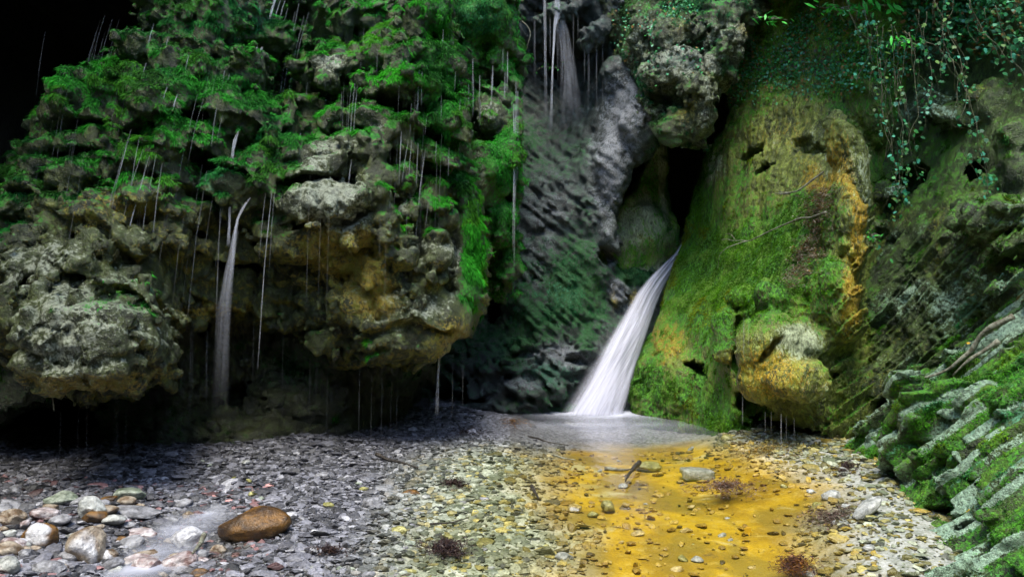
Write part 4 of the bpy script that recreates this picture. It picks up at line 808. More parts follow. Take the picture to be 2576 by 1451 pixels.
TH = [ # x0,y0,x1,y1,w,opacity : threads one can follow
 (330,325,272,590,3,.6),(322,345,255,640,3,.35),(376,390,300,730,4,.7),(360,375,310,560,3,.4),(393,390,352,640,3,.5),(408,410,385,600,3,.5),(350,350,330,470,2,.4),
 (387,60,374,110,3,.7),(424,92,418,118,3,.7),(363,70,345,108,2,.4),(475,140,468,170,3,.7),(368,158,362,178,3,.6),(421,218,408,262,4,.8),(446,238,436,275,4,.8),(497,236,440,520,2,.35),(513,246,480,380,2,.35),(545,272,534,350,4,.5),(560,290,548,345,2,.4),
 (565,178,562,195,2,.7),(578,186,574,200,2,.6),(650,245,590,340,2,.2),(556,500,545,780,3,.3),(520,430,478,760,3,.35),(684,478,655,840,3,.7),(668,485,655,620,2,.4),(691,480,680,640,2,.3),(548,440,520,600,2,.25),(470,500,440,720,2,.2),
 (725,20,700,120,2,.4),(742,30,700,280,3,.4),(752,10,712,250,3,.5),(765,40,728,230,2,.45),(777,30,740,190,2,.4),(735,60,690,200,2,.4),(706,0,690,60,3,.6),(718,0,706,40,3,.5),(808,35,800,120,2,.35),(866,0,860,60,2,.3),
 (775,190,770,255,2,.3),(820,180,818,215,2,.3),(893,210,880,360,3,.4),(899,215,890,330,3,.45),(884,215,876,320,2,.3),(916,70,910,160,2,.3),(950,120,948,180,2,.25),(1012,145,1008,200,3,.5),(1054,175,1050,300,3,.45),(1062,180,1060,250,3,.45),(1115,75,1112,200,3,.4),
 (1035,260,1032,330,2,.4),(1048,262,1046,300,2,.35),(1010,330,1005,440,3,.5),(1028,352,1014,440,3,.45),(1036,352,1030,430,3,.5),(1052,360,1048,450,3,.4),(1070,375,1050,560,3,.5),(1075,290,1070,330,2,.4),(1098,355,1096,400,2,.4),(1130,370,1128,430,2,.4),(885,400,878,455,3,.5),
 (756,335,752,360,3,.5),(985,440,980,520,2,.25),(1080,500,1072,560,2,.3),(1146,180,1144,220,2,.3),(1110,240,1110,290,2,.3),(860,230,858,290,2,.25),(1140,860,1138,1010,2,.2),(1165,855,1164,1000,2,.2),(1158,250,1155,300,2,.3)]
k = 0
wh = []
for (x0, y0, x1, y1, wd, al) in TH:
    D = Dat(rA, x0, y0) - 0.52 if y0 < 800 else Dat(rA, x0, y0) - 0.1
    wh.append((x0, y0, x1, y1, wd, min(1, al * 1.35), D))
rr = random.Random(5)
for n in range(60):   # the rest of the dripping curtain
    x = rr.choice([rr.uniform(240, 620), rr.uniform(760, 1180), rr.uniform(80, 450)]); y = rr.uniform(80, 520); L = rr.uniform(110, 330); ln = 0.14 if x < 650 else 0.03
    wh.append((x, y, x - L * ln, y + L, 2, rr.uniform(.08, .25), Dat(rA, x, y) - 0.5))
for n in range(22): # under the overhang
    x = rr.uniform(120, 1060); y = 975 if x < 380 else (800 if x < 820 else 905); L = rr.uniform(130, 230)
    wh.append((x, y, x - L * .02, y + L, 3, rr.uniform(.06, .16), Dat(rA, x, min(y, 880)) + 0.1))
for n in range(14): # cave on the left
    x = rr.uniform(240, 370); y = rr.uniform(-10, 120); L = rr.uniform(100, 200); wh.append((x, y, x - L * .25, y + L, 2, rr.uniform(.12, .25), 7.6))
lab = 'thin water thread dripping from the mossy ledges of the overhang'
for (x0, y0, x1, y1, wd, al, D) in wh:
    k += 1; xm = x0 + (x1 - x0) * 0.62; ym = y0 + (y1 - y0) * 0.5
    wd *= 0.75; al *= 0.8; o = stream('water_thread', [(x0, y0, wd * .8, al), (xm, ym, wd, al), (x1 - (x0 - x1) * .25, y1 + (y1 - y0) * .25, wd * 1.3, al * .25)], D, 1.0, seed=k * 0.37)
    reg = ('the far left lobe' if x0 < 240 else 'the broad left lobe' if x0 < 460 else 'the hollow left of the green knob' if x0 < 620 else 'the dark cleft in the middle' if x0 < 775 else 'the pale lumps right of the cleft' if x0 < 950 else 'the right mossy ledges' if x0 < 1080 else 'the right edge')
    if y0 >= 790: lb = ('faint' if al < .14 else 'fine') + ' water thread in the shade ' + ('under the big pale boulder' if x0 < 400 else 'under the middle of the overhang' if x0 < 820 else 'under the right lip of the overhang')
    elif D == 7.6: lb = 'faint slanting water thread against the black cave'
    else: lb = ('bright ' if al > .38 else 'faint ') + ('long' if y1 - y0 > 140 else 'short') + ' water thread at ' + reg + (', near the top' if y0 < 150 else ', upper part' if y0 < 320 else ', lower part')
    tag(o, lb, 'water thread', 'water threads dripping from the overhang')
for n in range(16):
    x = rr.uniform(1292, 1306); y = rr.uniform(150, 300); L = rr.uniform(200, 450)
    if n > 5: x = rr.uniform(1175, 1290); y = rr.uniform(120, 260); L = rr.uniform(60, 120)
    tag(stream('water_thread', [(x, y, 3, .4), (x, y + L / 2, 3, .4), (x - 2, y + L, 4, .1)], 8.6, 1.0, seed=k + n), 'thin water thread falling along the mossy pillar', 'water thread', 'water threads along the pillar')
for n in range(16):
    x = rr.uniform(1310, 1520); y = rr.uniform(30, 70) + max(0, x - 1450) * 1.0; L = rr.uniform(60, 260)
    tag(stream('water_thread', [(x, y, 2, .16), (x, y + L / 2, 2, .13), (x, y + L, 3, .03)], 10.3, 1.0, seed=k + n + 40), 'faint water thread beside the upper waterfall', 'water thread', 'water threads beside the upper waterfall')
for x, y, L, a in ((1871,800,110,.3),(1883,795,90,.2),(1965,1040,95,.45),(1868,990,80,.3),(1925,1035,60,.2),(1998,1050,60,.15),(1940,1035,70,.12),(1978,1045,70,.15)):
    tag(stream('water_thread', [(x, y, 2, a), (x, y + L, 3, a * .3)], 7.15, 1.0, seed=x), 'water thread dripping from the ochre nose of the slope', 'water thread', 'water threads under the ochre nose')

# ------------------------------------------------------------------ stones
def ico(n):
    import bmesh
    bm = bmesh.new(); bmesh.ops.create_icosphere(bm, subdivisions=n, radius=1.0)
    V = np.array([v.co[:] for v in bm.verts]); Fc = np.array([[v.index for v in f.verts] for f in bm.faces], np.int32); bm.free(); return V, Fc
ICO = {n: ico(n) for n in (1, 2, 3, 4)}
def cut_stone(V, rg, ncut=9, lo=0.55, hi=0.9, soft=0.06):
    V = V.copy()
    for _ in range(ncut):
        n = rg.normal(size=3); n /= np.linalg.norm(n); d = rg.uniform(lo, hi); s = V @ n
        V -= np.where(s > d, (s - d) * (1 - soft), 0)[:, None] * n
    return V
def rotm(rg, flatr=True):
    a, t, u = rg.uniform(0, 2 * np.pi), rg.normal() * 0.22, rg.normal() * 0.22
    if not flatr: t, u = rg.normal() * .8, rg.normal() * .8
    ca, sa = math.cos(a), math.sin(a)
    Rz = np.array([[ca, -sa, 0], [sa, ca, 0], [0, 0, 1]]); Rx = np.array([[1, 0, 0], [0, math.cos(t), -math.sin(t)], [0, math.sin(t), math.cos(t)]]); Ry = np.array([[math.cos(u), 0, math.sin(u)], [0, 1, 0], [-math.sin(u), 0, math.cos(u)]])
    return Rx @ Ry @ Rz
PAL = {'grey': ((.13,.13,.14),(.34,.34,.36)), 'pale': ((.22,.23,.21),(.48,.49,.46)), 'rust': ((.045,.022,.006),(.20,.095,.015)), 'pink': ((.16,.09,.08),(.55,.5,.5)), 'brown': ((.12,.07,.03),(.4,.34,.26)), 'green': ((.12,.15,.10),(.36,.4,.32)),
 'ochre': ((.30,.2,.03),(.6,.48,.2)), 'olive': ((.18,.17,.03),(.42,.4,.15)), 'white': ((.28,.28,.3),(.62,.62,.65)), 'dark': ((.02,.017,.015),(.09,.06,.03))}
def stone(x, y, wd, ht, pal, label, tilt=0, white=0, group=None, seed=0, sub=4, sink=0.2, cut=10, yaw=None, box=False):
    rg = np.random.default_rng(seed + int(x * 7 + y)); V, Fc = ICO[sub]
    if box: V = np.sign(V) * np.abs(V) ** 0.35 * np.array([1, 1, 1]); V = V / np.abs(V).max(0) ; V = V * (1 - 0.04 * rg.random()) 
    V = cut_stone(V, rg, cut, 0.62 if not box else 0.95, 0.95 if not box else 1.35)
    V = V + V * (0.07 * fbm((V + seed).astype(np.float32), 1.6, 4, 1) + 0.03 * noise((V + seed).astype(np.float32), 8, 2))[:, None]
    V /= (V.max(0) - V.min(0)) / 2
    c0 = gpt(x, y + ht * 0.38, 0.0); gz = gh1(c0[0], c0[1]); c0 = gpt(x, y + ht * 0.38, gz); D = c0[1]
    hx = wd * D / F / 2; hz = ht * D / F / 2 * 0.86; hy = max(min(hx * 0.8, (hx + hz) / 2), hz * 0.6)
    S = np.array([hx, hy, hz]); C = V.copy()
    V = V * S; a = R(tilt); ca, sa = math.cos(a), math.sin(a)
    V = V @ np.array([[ca, 0, sa], [0, 1, 0], [-sa, 0, ca]]).T
    if yaw: a = R(yaw); V = V @ np.array([[math.cos(a), math.sin(a), 0], [-math.sin(a), math.cos(a), 0], [0, 0, 1]])
    V[:, 2] -= V[:, 2].min(); loc = np.array([c0[0], c0[1] + hy * 0.4, gz - V[:, 2].max() * sink])
    p0, p1 = (np.array(q) for q in PAL[pal]); W = (C * 1.0 + rg.random(3) * 20).astype(np.float32)
    t = np.clip(0.5 + 0.8 * fbm(W, 1.7, 5, 2, .7), 0, 1)[:, None]; col = p0 * (1 - t) + p1 * t
    if white:
        n = np.array([0.15, -0.9, 0.35]); s = (C @ n) + 0.5 * noise(W, 1.5, 4); wm = sstep(0.55, 0.75, s)[:, None] * white; col = col * (1 - wm) + np.array([.6, .6, .62]) * wm
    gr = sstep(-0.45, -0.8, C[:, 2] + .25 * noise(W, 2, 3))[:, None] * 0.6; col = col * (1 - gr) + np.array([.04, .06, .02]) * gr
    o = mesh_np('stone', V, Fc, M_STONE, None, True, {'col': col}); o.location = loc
    tag(o, label, 'stone', group); return o
BS = [ # the stones one can name
 (630,1322,186,104,'rust','big rounded rust brown boulder lying in the gravel','b'),
 (213,1366,98,128,'brown','upright brown stone with a bright white front face',''),
 (93,1342,86,86,'rust','reddish stone with a white patch left of the upright brown one',''),
 (25,1298,66,52,'brown','brown rounded stone cut by the left picture edge',''),
 (226,1272,62,86,'pale','pale elongated stone tilted behind the upright brown one',''),
 (108,1290,78,36,'pink','pinkish stone on top of the reddish pair',''),
 (140,1252,90,42,'green','grey green flat stone at the back of the left pile',''),
 (322,1242,76,38,'green','mossy grey stone near the dark overhang foot',''),
 (338,1288,130,30,'grey','long flat grey stone beside the little rivulet',''),
 (118,1427,84,46,'grey','smooth blue grey stone at the bottom left',''),
 (50,1366,46,36,'white','white angular stone between the reddish and edge stones',''),
 (12,1420,66,62,'pale','cream stone in the bottom left corner',''),
 (446,1412,94,52,'pink','pale pinkish stone in front of the marbled stone',''),
 (366,1424,78,58,'pink','reddish brown stone lying in the rivulet',''),
 (466,1350,86,66,'white','white and grey marbled stone left of the big rust boulder',''),
 (336,1344,112,32,'pink','flat wet red stone in the rivulet',''),
 (548,1380,40,34,'brown','small dark wet stone under the rust boulder',''),
 (938,1263,54,38,'grey','single grey stone on the wet gravel centre',''),
 (1757,1191,84,36,'pale','flat rectangular pale slab in the golden pool','x'),
 (1627,1171,68,34,'olive','yellowish stone with a drift twig left of the pale slab',''),
 (1531,1271,40,36,'olive','small elongated greenish stone standing in the golden pool',''),
 (1443,1275,42,24,'ochre','small yellow and white stone left of the elongated one',''),
 (1032,1238,50,20,'rust','flat orange stone on the wet gravel',''),
 (1000,1333,46,26,'olive','flat olive stone in the pale shallows',''),
 (2182,1286,92,34,'pale','pale flat stone at the foot of the tilted slabs',''),
 (1420,1398,52,26,'pale','pale angular stone under shallow water near the bottom',''),
 (1605,1340,36,16,'ochre','little ochre stone in the middle of the golden pool',''),
 (2095,1243,52,34,'pale','grey stone on the right bank above the pale flat one',''),
 (2040,1446,64,22,'pale','pale stone below the dark drift pile at the bottom',''),
 (1452,1066,70,14,'grey','dark flat stone in the white foam of the pool',''),
 (1338,1069,26,12,'dark','small dark stone at the left rim of the foam',''),
 (790,1335,22,14,'white','tiny bright white stone right of the rust boulder',''),
 (810,1196,42,24,'grey','rounded grey stone at the edge of the dark overhang',''),
 (420,1310,60,26,'grey','grey flat stone beside the marbled stone',''),
 (265,1395,50,40,'brown','brown stone leaning on the upright white faced one',''),
 (60,1390,40,30,'grey','grey stone under the reddish one',''),(1690,1042,26,14,'olive','small wet stone at the pool rim below the slope',''),(1830,1100,30,24,'olive','ochre stone at the foot of the mossy slope','')]
NAMED = []
def landmark(l):
    w_ = l.split(); n = next(i for i, q in enumerate(w_) if q in ('stone', 'boulder', 'slab')); return ' '.join(w_[:n + 1])
for k, (x, y, a, c, p, l, fl) in enumerate(BS):
    NAMED.append(stone(x, y, a, c, p, l, tilt=(-38 if 'tilted' in l else (30 if 'elongated green' in l else rng.uniform(-8, 8))), white=(0.95 if 'white' in l else 0), seed=k, box=(fl == 'x'), cut=(5 if fl == 'b' else 10), sink=(0.12 if fl == 'b' else 0.2)))
USED = set()
CW = {'grey': 'grey', 'pale': 'pale', 'pink': 'pinkish', 'brown': 'brown', 'green': 'greenish', 'ochre': 'ochre', 'olive': 'olive', 'rust': 'rusty', 'white': 'white'}
def near_label(o, base):
    q = np.array(o.location); d = sorted(((np.linalg.norm(q[:2] - np.array(n.location)[:2]), i) for i, n in enumerate(NAMED)))
    for dist, i in d[:6]:
        n = NAMED[i]; v = q - np.array(n.location); rel = ('right of' if v[0] > 0 else 'left of') if abs(v[0]) > abs(v[1]) else ('behind' if v[1] > 0 else 'in front of')
        how = 'just ' if dist < 0.25 else ('well ' if dist > 0.8 else '')
        l = base + ' ' + how + rel + ' the ' + landmark(n['label'])
        if l not in USED: break
    USED.add(l); return l
# medium stones of the bed, each its own object
rr2 = np.random.default_rng(11); cnt = 0
zones = [('grey stone among the pile at the lower left', 'stones of the pile at the lower left', 70, (-20, 560, 1215, 1450), ('grey', 'pale', 'pink', 'brown', 'grey', 'brown', 'rust'), (24, 74)),
         ('angular grey stone in the wet gravel bed', 'angular stones in the wet gravel bed', 70, (500, 1250, 1150, 1450), ('grey', 'green', 'pale', 'olive', 'grey'), (16, 38)),
         ('small stone under the shallow golden water', 'small stones in the golden pool', 34, (1300, 2080, 1120, 1450), ('ochre', 'olive', 'pale', 'ochre'), (14, 40)),
         ('loose stone on the right bank', 'loose stones on the right bank', 30, (1850, 2230, 1120, 1440), ('pale', 'olive', 'pale', 'green'), (14, 44))]
for lab, grp, n, (x0, x1, y0, y1), pals, (s0, s1) in zones:
    for i in range(n):
        x = rr2.uniform(x0, x1); y = y0 + (y1 - y0) * rr2.random() ** 0.7
        if abs(x - 630) < 110 and abs(y - 1330) < 70: continue
        if 'right bank' in lab and x < 1850 + (y - 1120) * 0.9: continue
        if 'pile' in lab and x > 520: continue
        s = rr2.uniform(s0, s1) * (0.55 + 0.5 * (y - 1100) / 350) * (1.1 if 'pile' in lab else 1)
        pl = pals[rr2.integers(len(pals))]; o = stone(x, y, s, s * rr2.uniform(0.4, 0.7), pl, lab, tilt=rr2.normal() * 15, group=grp, seed=100 + i, sub=3, cut=12, sink=0.25)
        o['label'] = near_label(o, ('small ' if s < 22 else ('large ' if s > 55 else '')) + CW[pl] + (' submerged stone' if 'water' in lab else ' stone'))

def scatter(name, n, sub, smin_, smax_, dens, colf, seed, zf=0.25, flat=0.5, pw=2.2, xr=(-100, 2700), Dr=(3.9, 9.7)):
    rg = np.random.default_rng(seed); V0, F0 = ICO[sub]; nb_ = 8
    bases = np.stack([cut_stone(V0 * (1 + 0.15 * rg.normal(size=(len(V0), 1))), rg, 6, .5, .9) for _ in range(nb_)])
    D = np.sqrt(rg.uniform(Dr[0] ** 2, Dr[1] ** 2, n * 3)); px = rg.uniform(*xr, n * 3); x = (px - CX) / F * D
    py = CY + F * H / D
    keep = rg.random(n * 3) < dens(px, py); x, D, px, py = (a[keep][:n] for a in (x, D, px, py)); n = len(x)
    s = smin_ + (smax_ - smin_) * rg.random(n) ** pw
    sc = np.stack([s * rg.uniform(.7, 1.4, n), s * rg.uniform(.6, 1.1, n), s * flat * rg.uniform(.5, 1.2, n)], 1)
    a = rg.uniform(0, 2 * np.pi, n); t = rg.normal(size=n) * 0.3; B = bases[rg.integers(nb_, size=n)] * sc[:, None]
    ca, sa = np.cos(a)[:, None], np.sin(a)[:, None]; X = B[..., 0] * ca - B[..., 1] * sa; Y = B[..., 0] * sa + B[..., 1] * ca; Z = B[..., 2]
    ct, st = np.cos(t)[:, None], np.sin(t)[:, None]; Y, Z = Y * ct - Z * st, Y * st + Z * ct
    z = gh(x, D) + sc[:, 2] * zf + 0.008
    V = np.stack([X + x[:, None], Y + D[:, None], Z + z[:, None]], -1).reshape(-1, 3)
    Fc = (F0[None] + (np.arange(n) * len(V0))[:, None, None]).reshape(-1, 3).astype(np.int32)
    C = np.repeat(colf(x, D, px, py, rg), len(V0), 0)
    o = mesh_np(name, V, Fc, M_STONE, None, False, {'col': C}); return o
def dens_g(px, py):
    x = (px - CX) / (py - CY) * H; y = F * H / (py - CY); o, p = groundmask(x, y)
    d = 1.0 - 0.92 * o - 0.30 * p * (1 - o); d *= np.where(px > 1850, .6, 1)
    P = np.stack([x, y, 0 * x], 1).astype(np.float32); d *= np.clip(0.75 + 0.6 * noise(P, 1.4, 4), 0.1, 1)
    tq = np.minimum.reduce([np.hypot(px - a_, (py - b_) * 1.6) for a_, b_ in ((545,1282),(490,1318),(445,1350),(410,1392),(360,1420))]); d *= sstep(14, 50, tq)
    return d * np.where((px > 1210) & (px < 1800), sstep(1085, 1135, py + 14 * noise(P, 3, 1)) , 1)
def col_g(x, y, px, py, rg):
    n = len(x); o, p = groundmask(x, y); v = rg.random((n, 1)) ** 1.4
    c = np.array([.035, .035, .04]) * (1 - v) + np.array([.26, .26, .30]) * v
    wh_ = rg.random((n, 1)) < 0.05; c = np.where(wh_, [.42, .42, .45], c)
    rd = rg.random((n, 1)) < 0.12 * (px < 700)[:, None] * (py > 1230)[:, None]; c = np.where(rd, c * [1.5, .8, .7], c)
    pc = np.array([.10, .12, .06]) * (1 - v) + np.array([.46, .50, .36]) * v; bk = (px > 1820)[:, None] * (rg.random((n, 1)) < .5); pc = np.where(bk, pc * [.75, .62, .3], pc); k = (rg.random((n, 1)) < 0.22); pc = np.where(k, pc * [1.2, .95, .4], pc)
    c = c * (1 - p[:, None]) + pc * p[:, None]
    oc = np.array([.26, .15, .008]) * (1 - v) + np.array([.52, .36, .05]) * v; c = c * (1 - o[:, None]) + oc * o[:, None]
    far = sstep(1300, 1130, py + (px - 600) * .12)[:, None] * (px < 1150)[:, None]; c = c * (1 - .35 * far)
    dk_ = rg.random((n, 1)) < 0.12; return np.where(dk_, c * 0.25, c)
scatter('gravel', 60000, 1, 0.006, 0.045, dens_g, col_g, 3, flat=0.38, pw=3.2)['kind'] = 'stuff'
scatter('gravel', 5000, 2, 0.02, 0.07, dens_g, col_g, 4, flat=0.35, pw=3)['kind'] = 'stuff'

# ------------------------------------------------------------------ surfaces to stand things on
class Surf:
    def __init__(s, r):
        V = r.V; k = (V[:, 1] > 1); s.V = V[k]; s.N = r.N[k]; s.px = CX + F * s.V[:, 0] / s.V[:, 1]; s.py = CY - F * (s.V[:, 2] - H) / s.V[:, 1]
    def __call__(s, x, y, rad=8):
        while True:
            m = np.nonzero((np.abs(s.px - x) < rad) & (np.abs(s.py - y) < rad))[0]
            if len(m) or rad > 200: break
            rad *= 2
        if not len(m): return None
        return s.V[m[np.argmin(s.V[m, 1])]]
SG, SH, SI, SA = Surf(rG), Surf(rH), Surf(rI), Surf(rA)
def tube(name, pts, rad, mat, parent=None, K=7, seed=0, jit=0.01, taper=0.3):
    A = np.array(pts, float); s = np.concatenate([[0], np.cumsum(np.linalg.norm(np.diff(A, axis=0), axis=1))]); n = max(6, int(s[-1] / 0.03)); t = np.linspace(0, s[-1], n)
    C = np.stack([np.interp(t, s, A[:, k]) for k in range(3)], 1)
    for _ in range(3): C[1:-1] = (C[:-2] + C[1:-1] * 2 + C[2:]) / 4
    C += np.stack([noise((C + seed).astype(np.float32), 7, k) for k in range(3)], 1) * jit
    T = np.gradient(C, axis=0); T /= np.linalg.norm(T, axis=1, keepdims=True); U_ = np.cross(T, [0.1, 1, 0.2]); U_ /= np.linalg.norm(U_, axis=1, keepdims=True); W = np.cross(T, U_)
    rv = rad * (1 - (1 - taper) * np.linspace(0, 1, n)) * (1 + 0.25 * noise((C * 3).astype(np.float32), 6, 3)); a = np.arange(K) * 2 * np.pi / K
    V = C[:, None] + rv[:, None, None] * (np.cos(a)[None, :, None] * U_[:, None] + np.sin(a)[None, :, None] * W[:, None])
    V = V.reshape(-1, 3); i = np.arange(n * K).reshape(n, K); j = np.roll(i, -1, 1); q = np.stack([i[:-1], j[:-1], j[1:], i[1:]], -1).reshape(-1, 4)
    caps = []
    V = np.concatenate([V, C[:1], C[-1:]]); n0 = n * K
    caps = np.array([[n0, i[0, (k + 1) % K], i[0, k]] for k in range(K)] + [[n0 + 1, i[-1, k], i[-1, (k + 1) % K]] for k in range(K)], np.int32)
    return mesh_np(name, V, [q.astype(np.int32), caps], mat, parent, True)
def on(S, pts, off=0.03):
    out = []
    for x, y in pts:
        p = S(x, y); D = p[1] - off; out.append(at(x, y, D))
    return out
def mono(L):   # keep branch depths smooth
    L = np.array(L); d = np.linspace(L[0, 1], L[-1, 1], len(L)); return L
def branch(pts, D, rad, label, mat=M_BARK, cat='branch', name='branch', subs=()):
    n = len(pts); Ds = np.interp(np.linspace(0, 1, n), np.linspace(0, 1, len(D)), D)
    o = tube(name, [at(x, y, d) for (x, y), d in zip(pts, Ds)], rad, mat, None, seed=pts[0][0] * .01)
    tag(o, label, cat)
    for sp_, d2, r2 in subs: tube('twig', [at(x, y, d) for (x, y), d in zip(sp_, np.interp(np.linspace(0, 1, len(sp_)), [0, 1], d2))], r2, mat, o)
    return o
dI = lambda x, y: Dat(rI, x, y) - 0.22
dG = lambda x, y: float(SG(x, y)[1]) - 0.04
branch([(2548,795),(2500,820),(2462,850),(2440,890),(2412,905),(2395,925),(2360,938),(2318,950)], [5.75, 6.0, 6.1, 6.3], 0.026, 'thick pale root snaking above the tilted slabs')
branch([(2512,858),(2480,880),(2440,905),(2418,925),(2400,945)], [5.7, 5.95], 0.022, 'shorter pale root just under the thick one')
branch([(2076,535),(2040,545),(1990,556),(1930,585),(1880,606),(1850,604),(1815,602)], [dG(2076,535), dG(1990,556), dG(1880,606), dG(1820,604)], 0.012, 'long grey twig lying across the mossy slope', subs=[([(1880,606),(1830,620),(1808,640),(1805,680)], (dG(1880,606), dG(1830,640)), 0.006), ([(1850,604),(1838,585),(1820,592)], (dG(1850,604), dG(1835,592)), 0.005)])
branch([(2072,430),(2040,455),(2008,480),(1985,486),(1952,480)], [dG(2072,430), dG(2008,480), dG(1955,482)], 0.012, 'short dark twig above the long grey one', subs=[([(1985,486),(1965,490),(1950,484)], (dG(1985,486), dG(1955,484)), 0.014)])
branch([(1312,52),(1330,68),(1336,90),(1328,110),(1325,126)], [10.4, 10.3], 0.006, 'thin curved rootlet hanging beside the upper waterfall')
branch([(130,945),(128,975),(131,1000),(136,1030)], [5.62, 5.6], 0.010, 'pale rootlet hanging under the big white boulder', subs=[])
def gbr(pts, rad, label, mat=M_DBARK, zo=0.02, cat='stick', name='stick'):
    L = []
    for x, y in pts:
        p = gpt(x, y, 0.0); z = max(gh1(p[0], p[1]), -0.01) + zo; L.append(gpt(x, y, z))
    o = tube(name, L, rad, mat, None, seed=pts[0][0] * .01); return tag(o, label, cat)
gbr([(945,1143),(985,1156),(1020,1166),(1050,1174)], 0.018, 'dark stick on the gravel below the overhang', zo=0.03)
gbr([(1338,1221),(1346,1236),(1354,1252)], 0.016, 'short dark stick at the left edge of the golden pool')
gbr([(1390,1146),(1420,1152),(1446,1156)], 0.012, 'pale yellow stick at the head of the golden pool', M_BARK)
gbr([(1608,1160),(1592,1178),(1572,1208)], 0.022, 'dark wet driftwood leaning on the yellowish stone', zo=0.06)
gbr([(1520,1180),(1560,1182),(1600,1176)], 0.016, 'pinkish driftwood stick left of the yellowish stone', M_BARK)
gbr([(516,1345),(500,1368),(480,1390)], 0.018, 'split grey stick leaning on the marbled stone', M_BARK, 0.06)
gbr([(1330,1095),(1380,1112),(1430,1118)], 0.010, 'thin dark stick near the white foam')
gbr([(1080,1320),(1150,1308),(1180,1300)], 0.008, 'thin dark twig in the pale shallows')

# ------------------------------------------------------------------ litter, drift piles
def flakes(name, centres, n, size, cols, seed, zup=0.03, stick=0.35, parent=None):
    rg = np.random.default_rng(seed); c = centres[rg.integers(len(centres), size=n)] + rg.normal(size=(n, 3)) * np.array([.02, .02, .008]); c[:, 2] += rg.random(n) * zup
    st = rg.random(n) < stick; L = np.where(st, size * rg.uniform(1.5, 4, n), size * rg.uniform(.6, 1.3, n)); W = np.where(st, size * 0.14, L * 0.5)
    a = rg.uniform(0, 2 * np.pi, n); u = np.stack([np.cos(a), np.sin(a), rg.normal(size=n) * .35], 1); v = np.stack([-np.sin(a), np.cos(a), rg.normal(size=n) * .4], 1)
    V = np.stack([c - u * L[:, None] / 2, c - v * W[:, None] / 2 + [0, 0, .003], c + u * L[:, None] / 2, c + v * W[:, None] / 2 + [0, 0, .003]], 1).reshape(-1, 3)
    cc = np.array(cols)[rg.integers(len(cols), size=n)] * rg.uniform(.6, 1.3, (n, 1))
    o = mesh_np(name, V, np.arange(4 * n, dtype=np.int32).reshape(-1, 4), M_LEAF, parent, False, {'col': np.repeat(cc, 4, 0)}); return o
def drift(x, y, w_, h_, n, label, seed, cols=((.02,.012,.014),(.04,.022,.02),(.07,.04,.03)), size=0.022):
    rg = np.random.default_rng(seed); C = []
    for _ in range(260):
        r = min(1.2, abs(rg.normal()) * .6); a = rg.uniform(0, 2 * np.pi); px, py = x + w_ / 2 * r * math.cos(a), y + h_ / 2 * r * math.sin(a)
        p = gpt(px, py); p[2] = max(gh1(p[0], p[1]), -0.005) + 0.012 + 0.012 * max(0, 1 - r); C.append(p)
    o = flakes('drift_pile', np.array(C), n, size, cols, seed, 0.02, 0.6); return tag(o, label, 'drift pile', None, 'stuff')
drift(1122, 1385, 130, 46, 1500, 'dark weedy drift pile in the pale shallows', 1)
drift(1142, 1222, 76, 18, 500, 'small dark drift pile behind the pale shallows', 2)
drift(1830, 1230, 190, 40, 1500, 'reddish brown drift pile below the rectangular slab', 3, ((.08,.04,.02),(.15,.07,.04),(.2,.15,.12)))
drift(2000, 1428, 90, 56, 1200, 'dark drift pile at the bottom edge of the golden pool', 4, ((.04,.02,.02),(.1,.04,.02),(.2,.08,.01)))
drift(2090, 1305, 190, 50, 900, 'brown leaf drift below the right bank', 5, ((.08,.05,.04),(.14,.08,.06),(.2,.17,.12)))
drift(1180, 1105, 110, 24, 500, 'dark leaf drift on the gravel near the foam', 6)
drift(1930, 1145, 170, 40, 1200, 'yellow brown leaf drift at the foot of the mossy slope', 7, ((.3,.18,.02),(.15,.13,.03),(.4,.35,.15),(.06,.04,.02)))
drift(2130, 1205, 80, 34, 500, 'dark leaf drift where the slabs meet the gravel', 8)
drift(1290, 1068, 90, 22, 400, 'orange brown leaf drift left of the foam', 9, ((.3,.14,.02),(.1,.05,.03),(.05,.04,.03)))
drift(830, 1395, 90, 26, 400, 'small dark drift among green stones at the bottom', 10)
C = []
for _ in range(300):
    t = random.random(); x = 2050 - 30 * t + random.gauss(0, 20) - max(0, t - .5) * 60; y = 475 + 240 * t + random.gauss(0, 10)
    C.append(SG(x, y) + np.array([0, -.06, .03]))
tag(flakes('leaf_litter', np.array(C), 4200, 0.024, ((.16,.13,.09),(.25,.22,.17),(.1,.07,.03),(.32,.29,.23),(.22,.1,.03)), 5, 0.04, 0.6), 'strip of fallen brown leaves and needles on the mossy slope', 'leaf litter', kind='stuff')

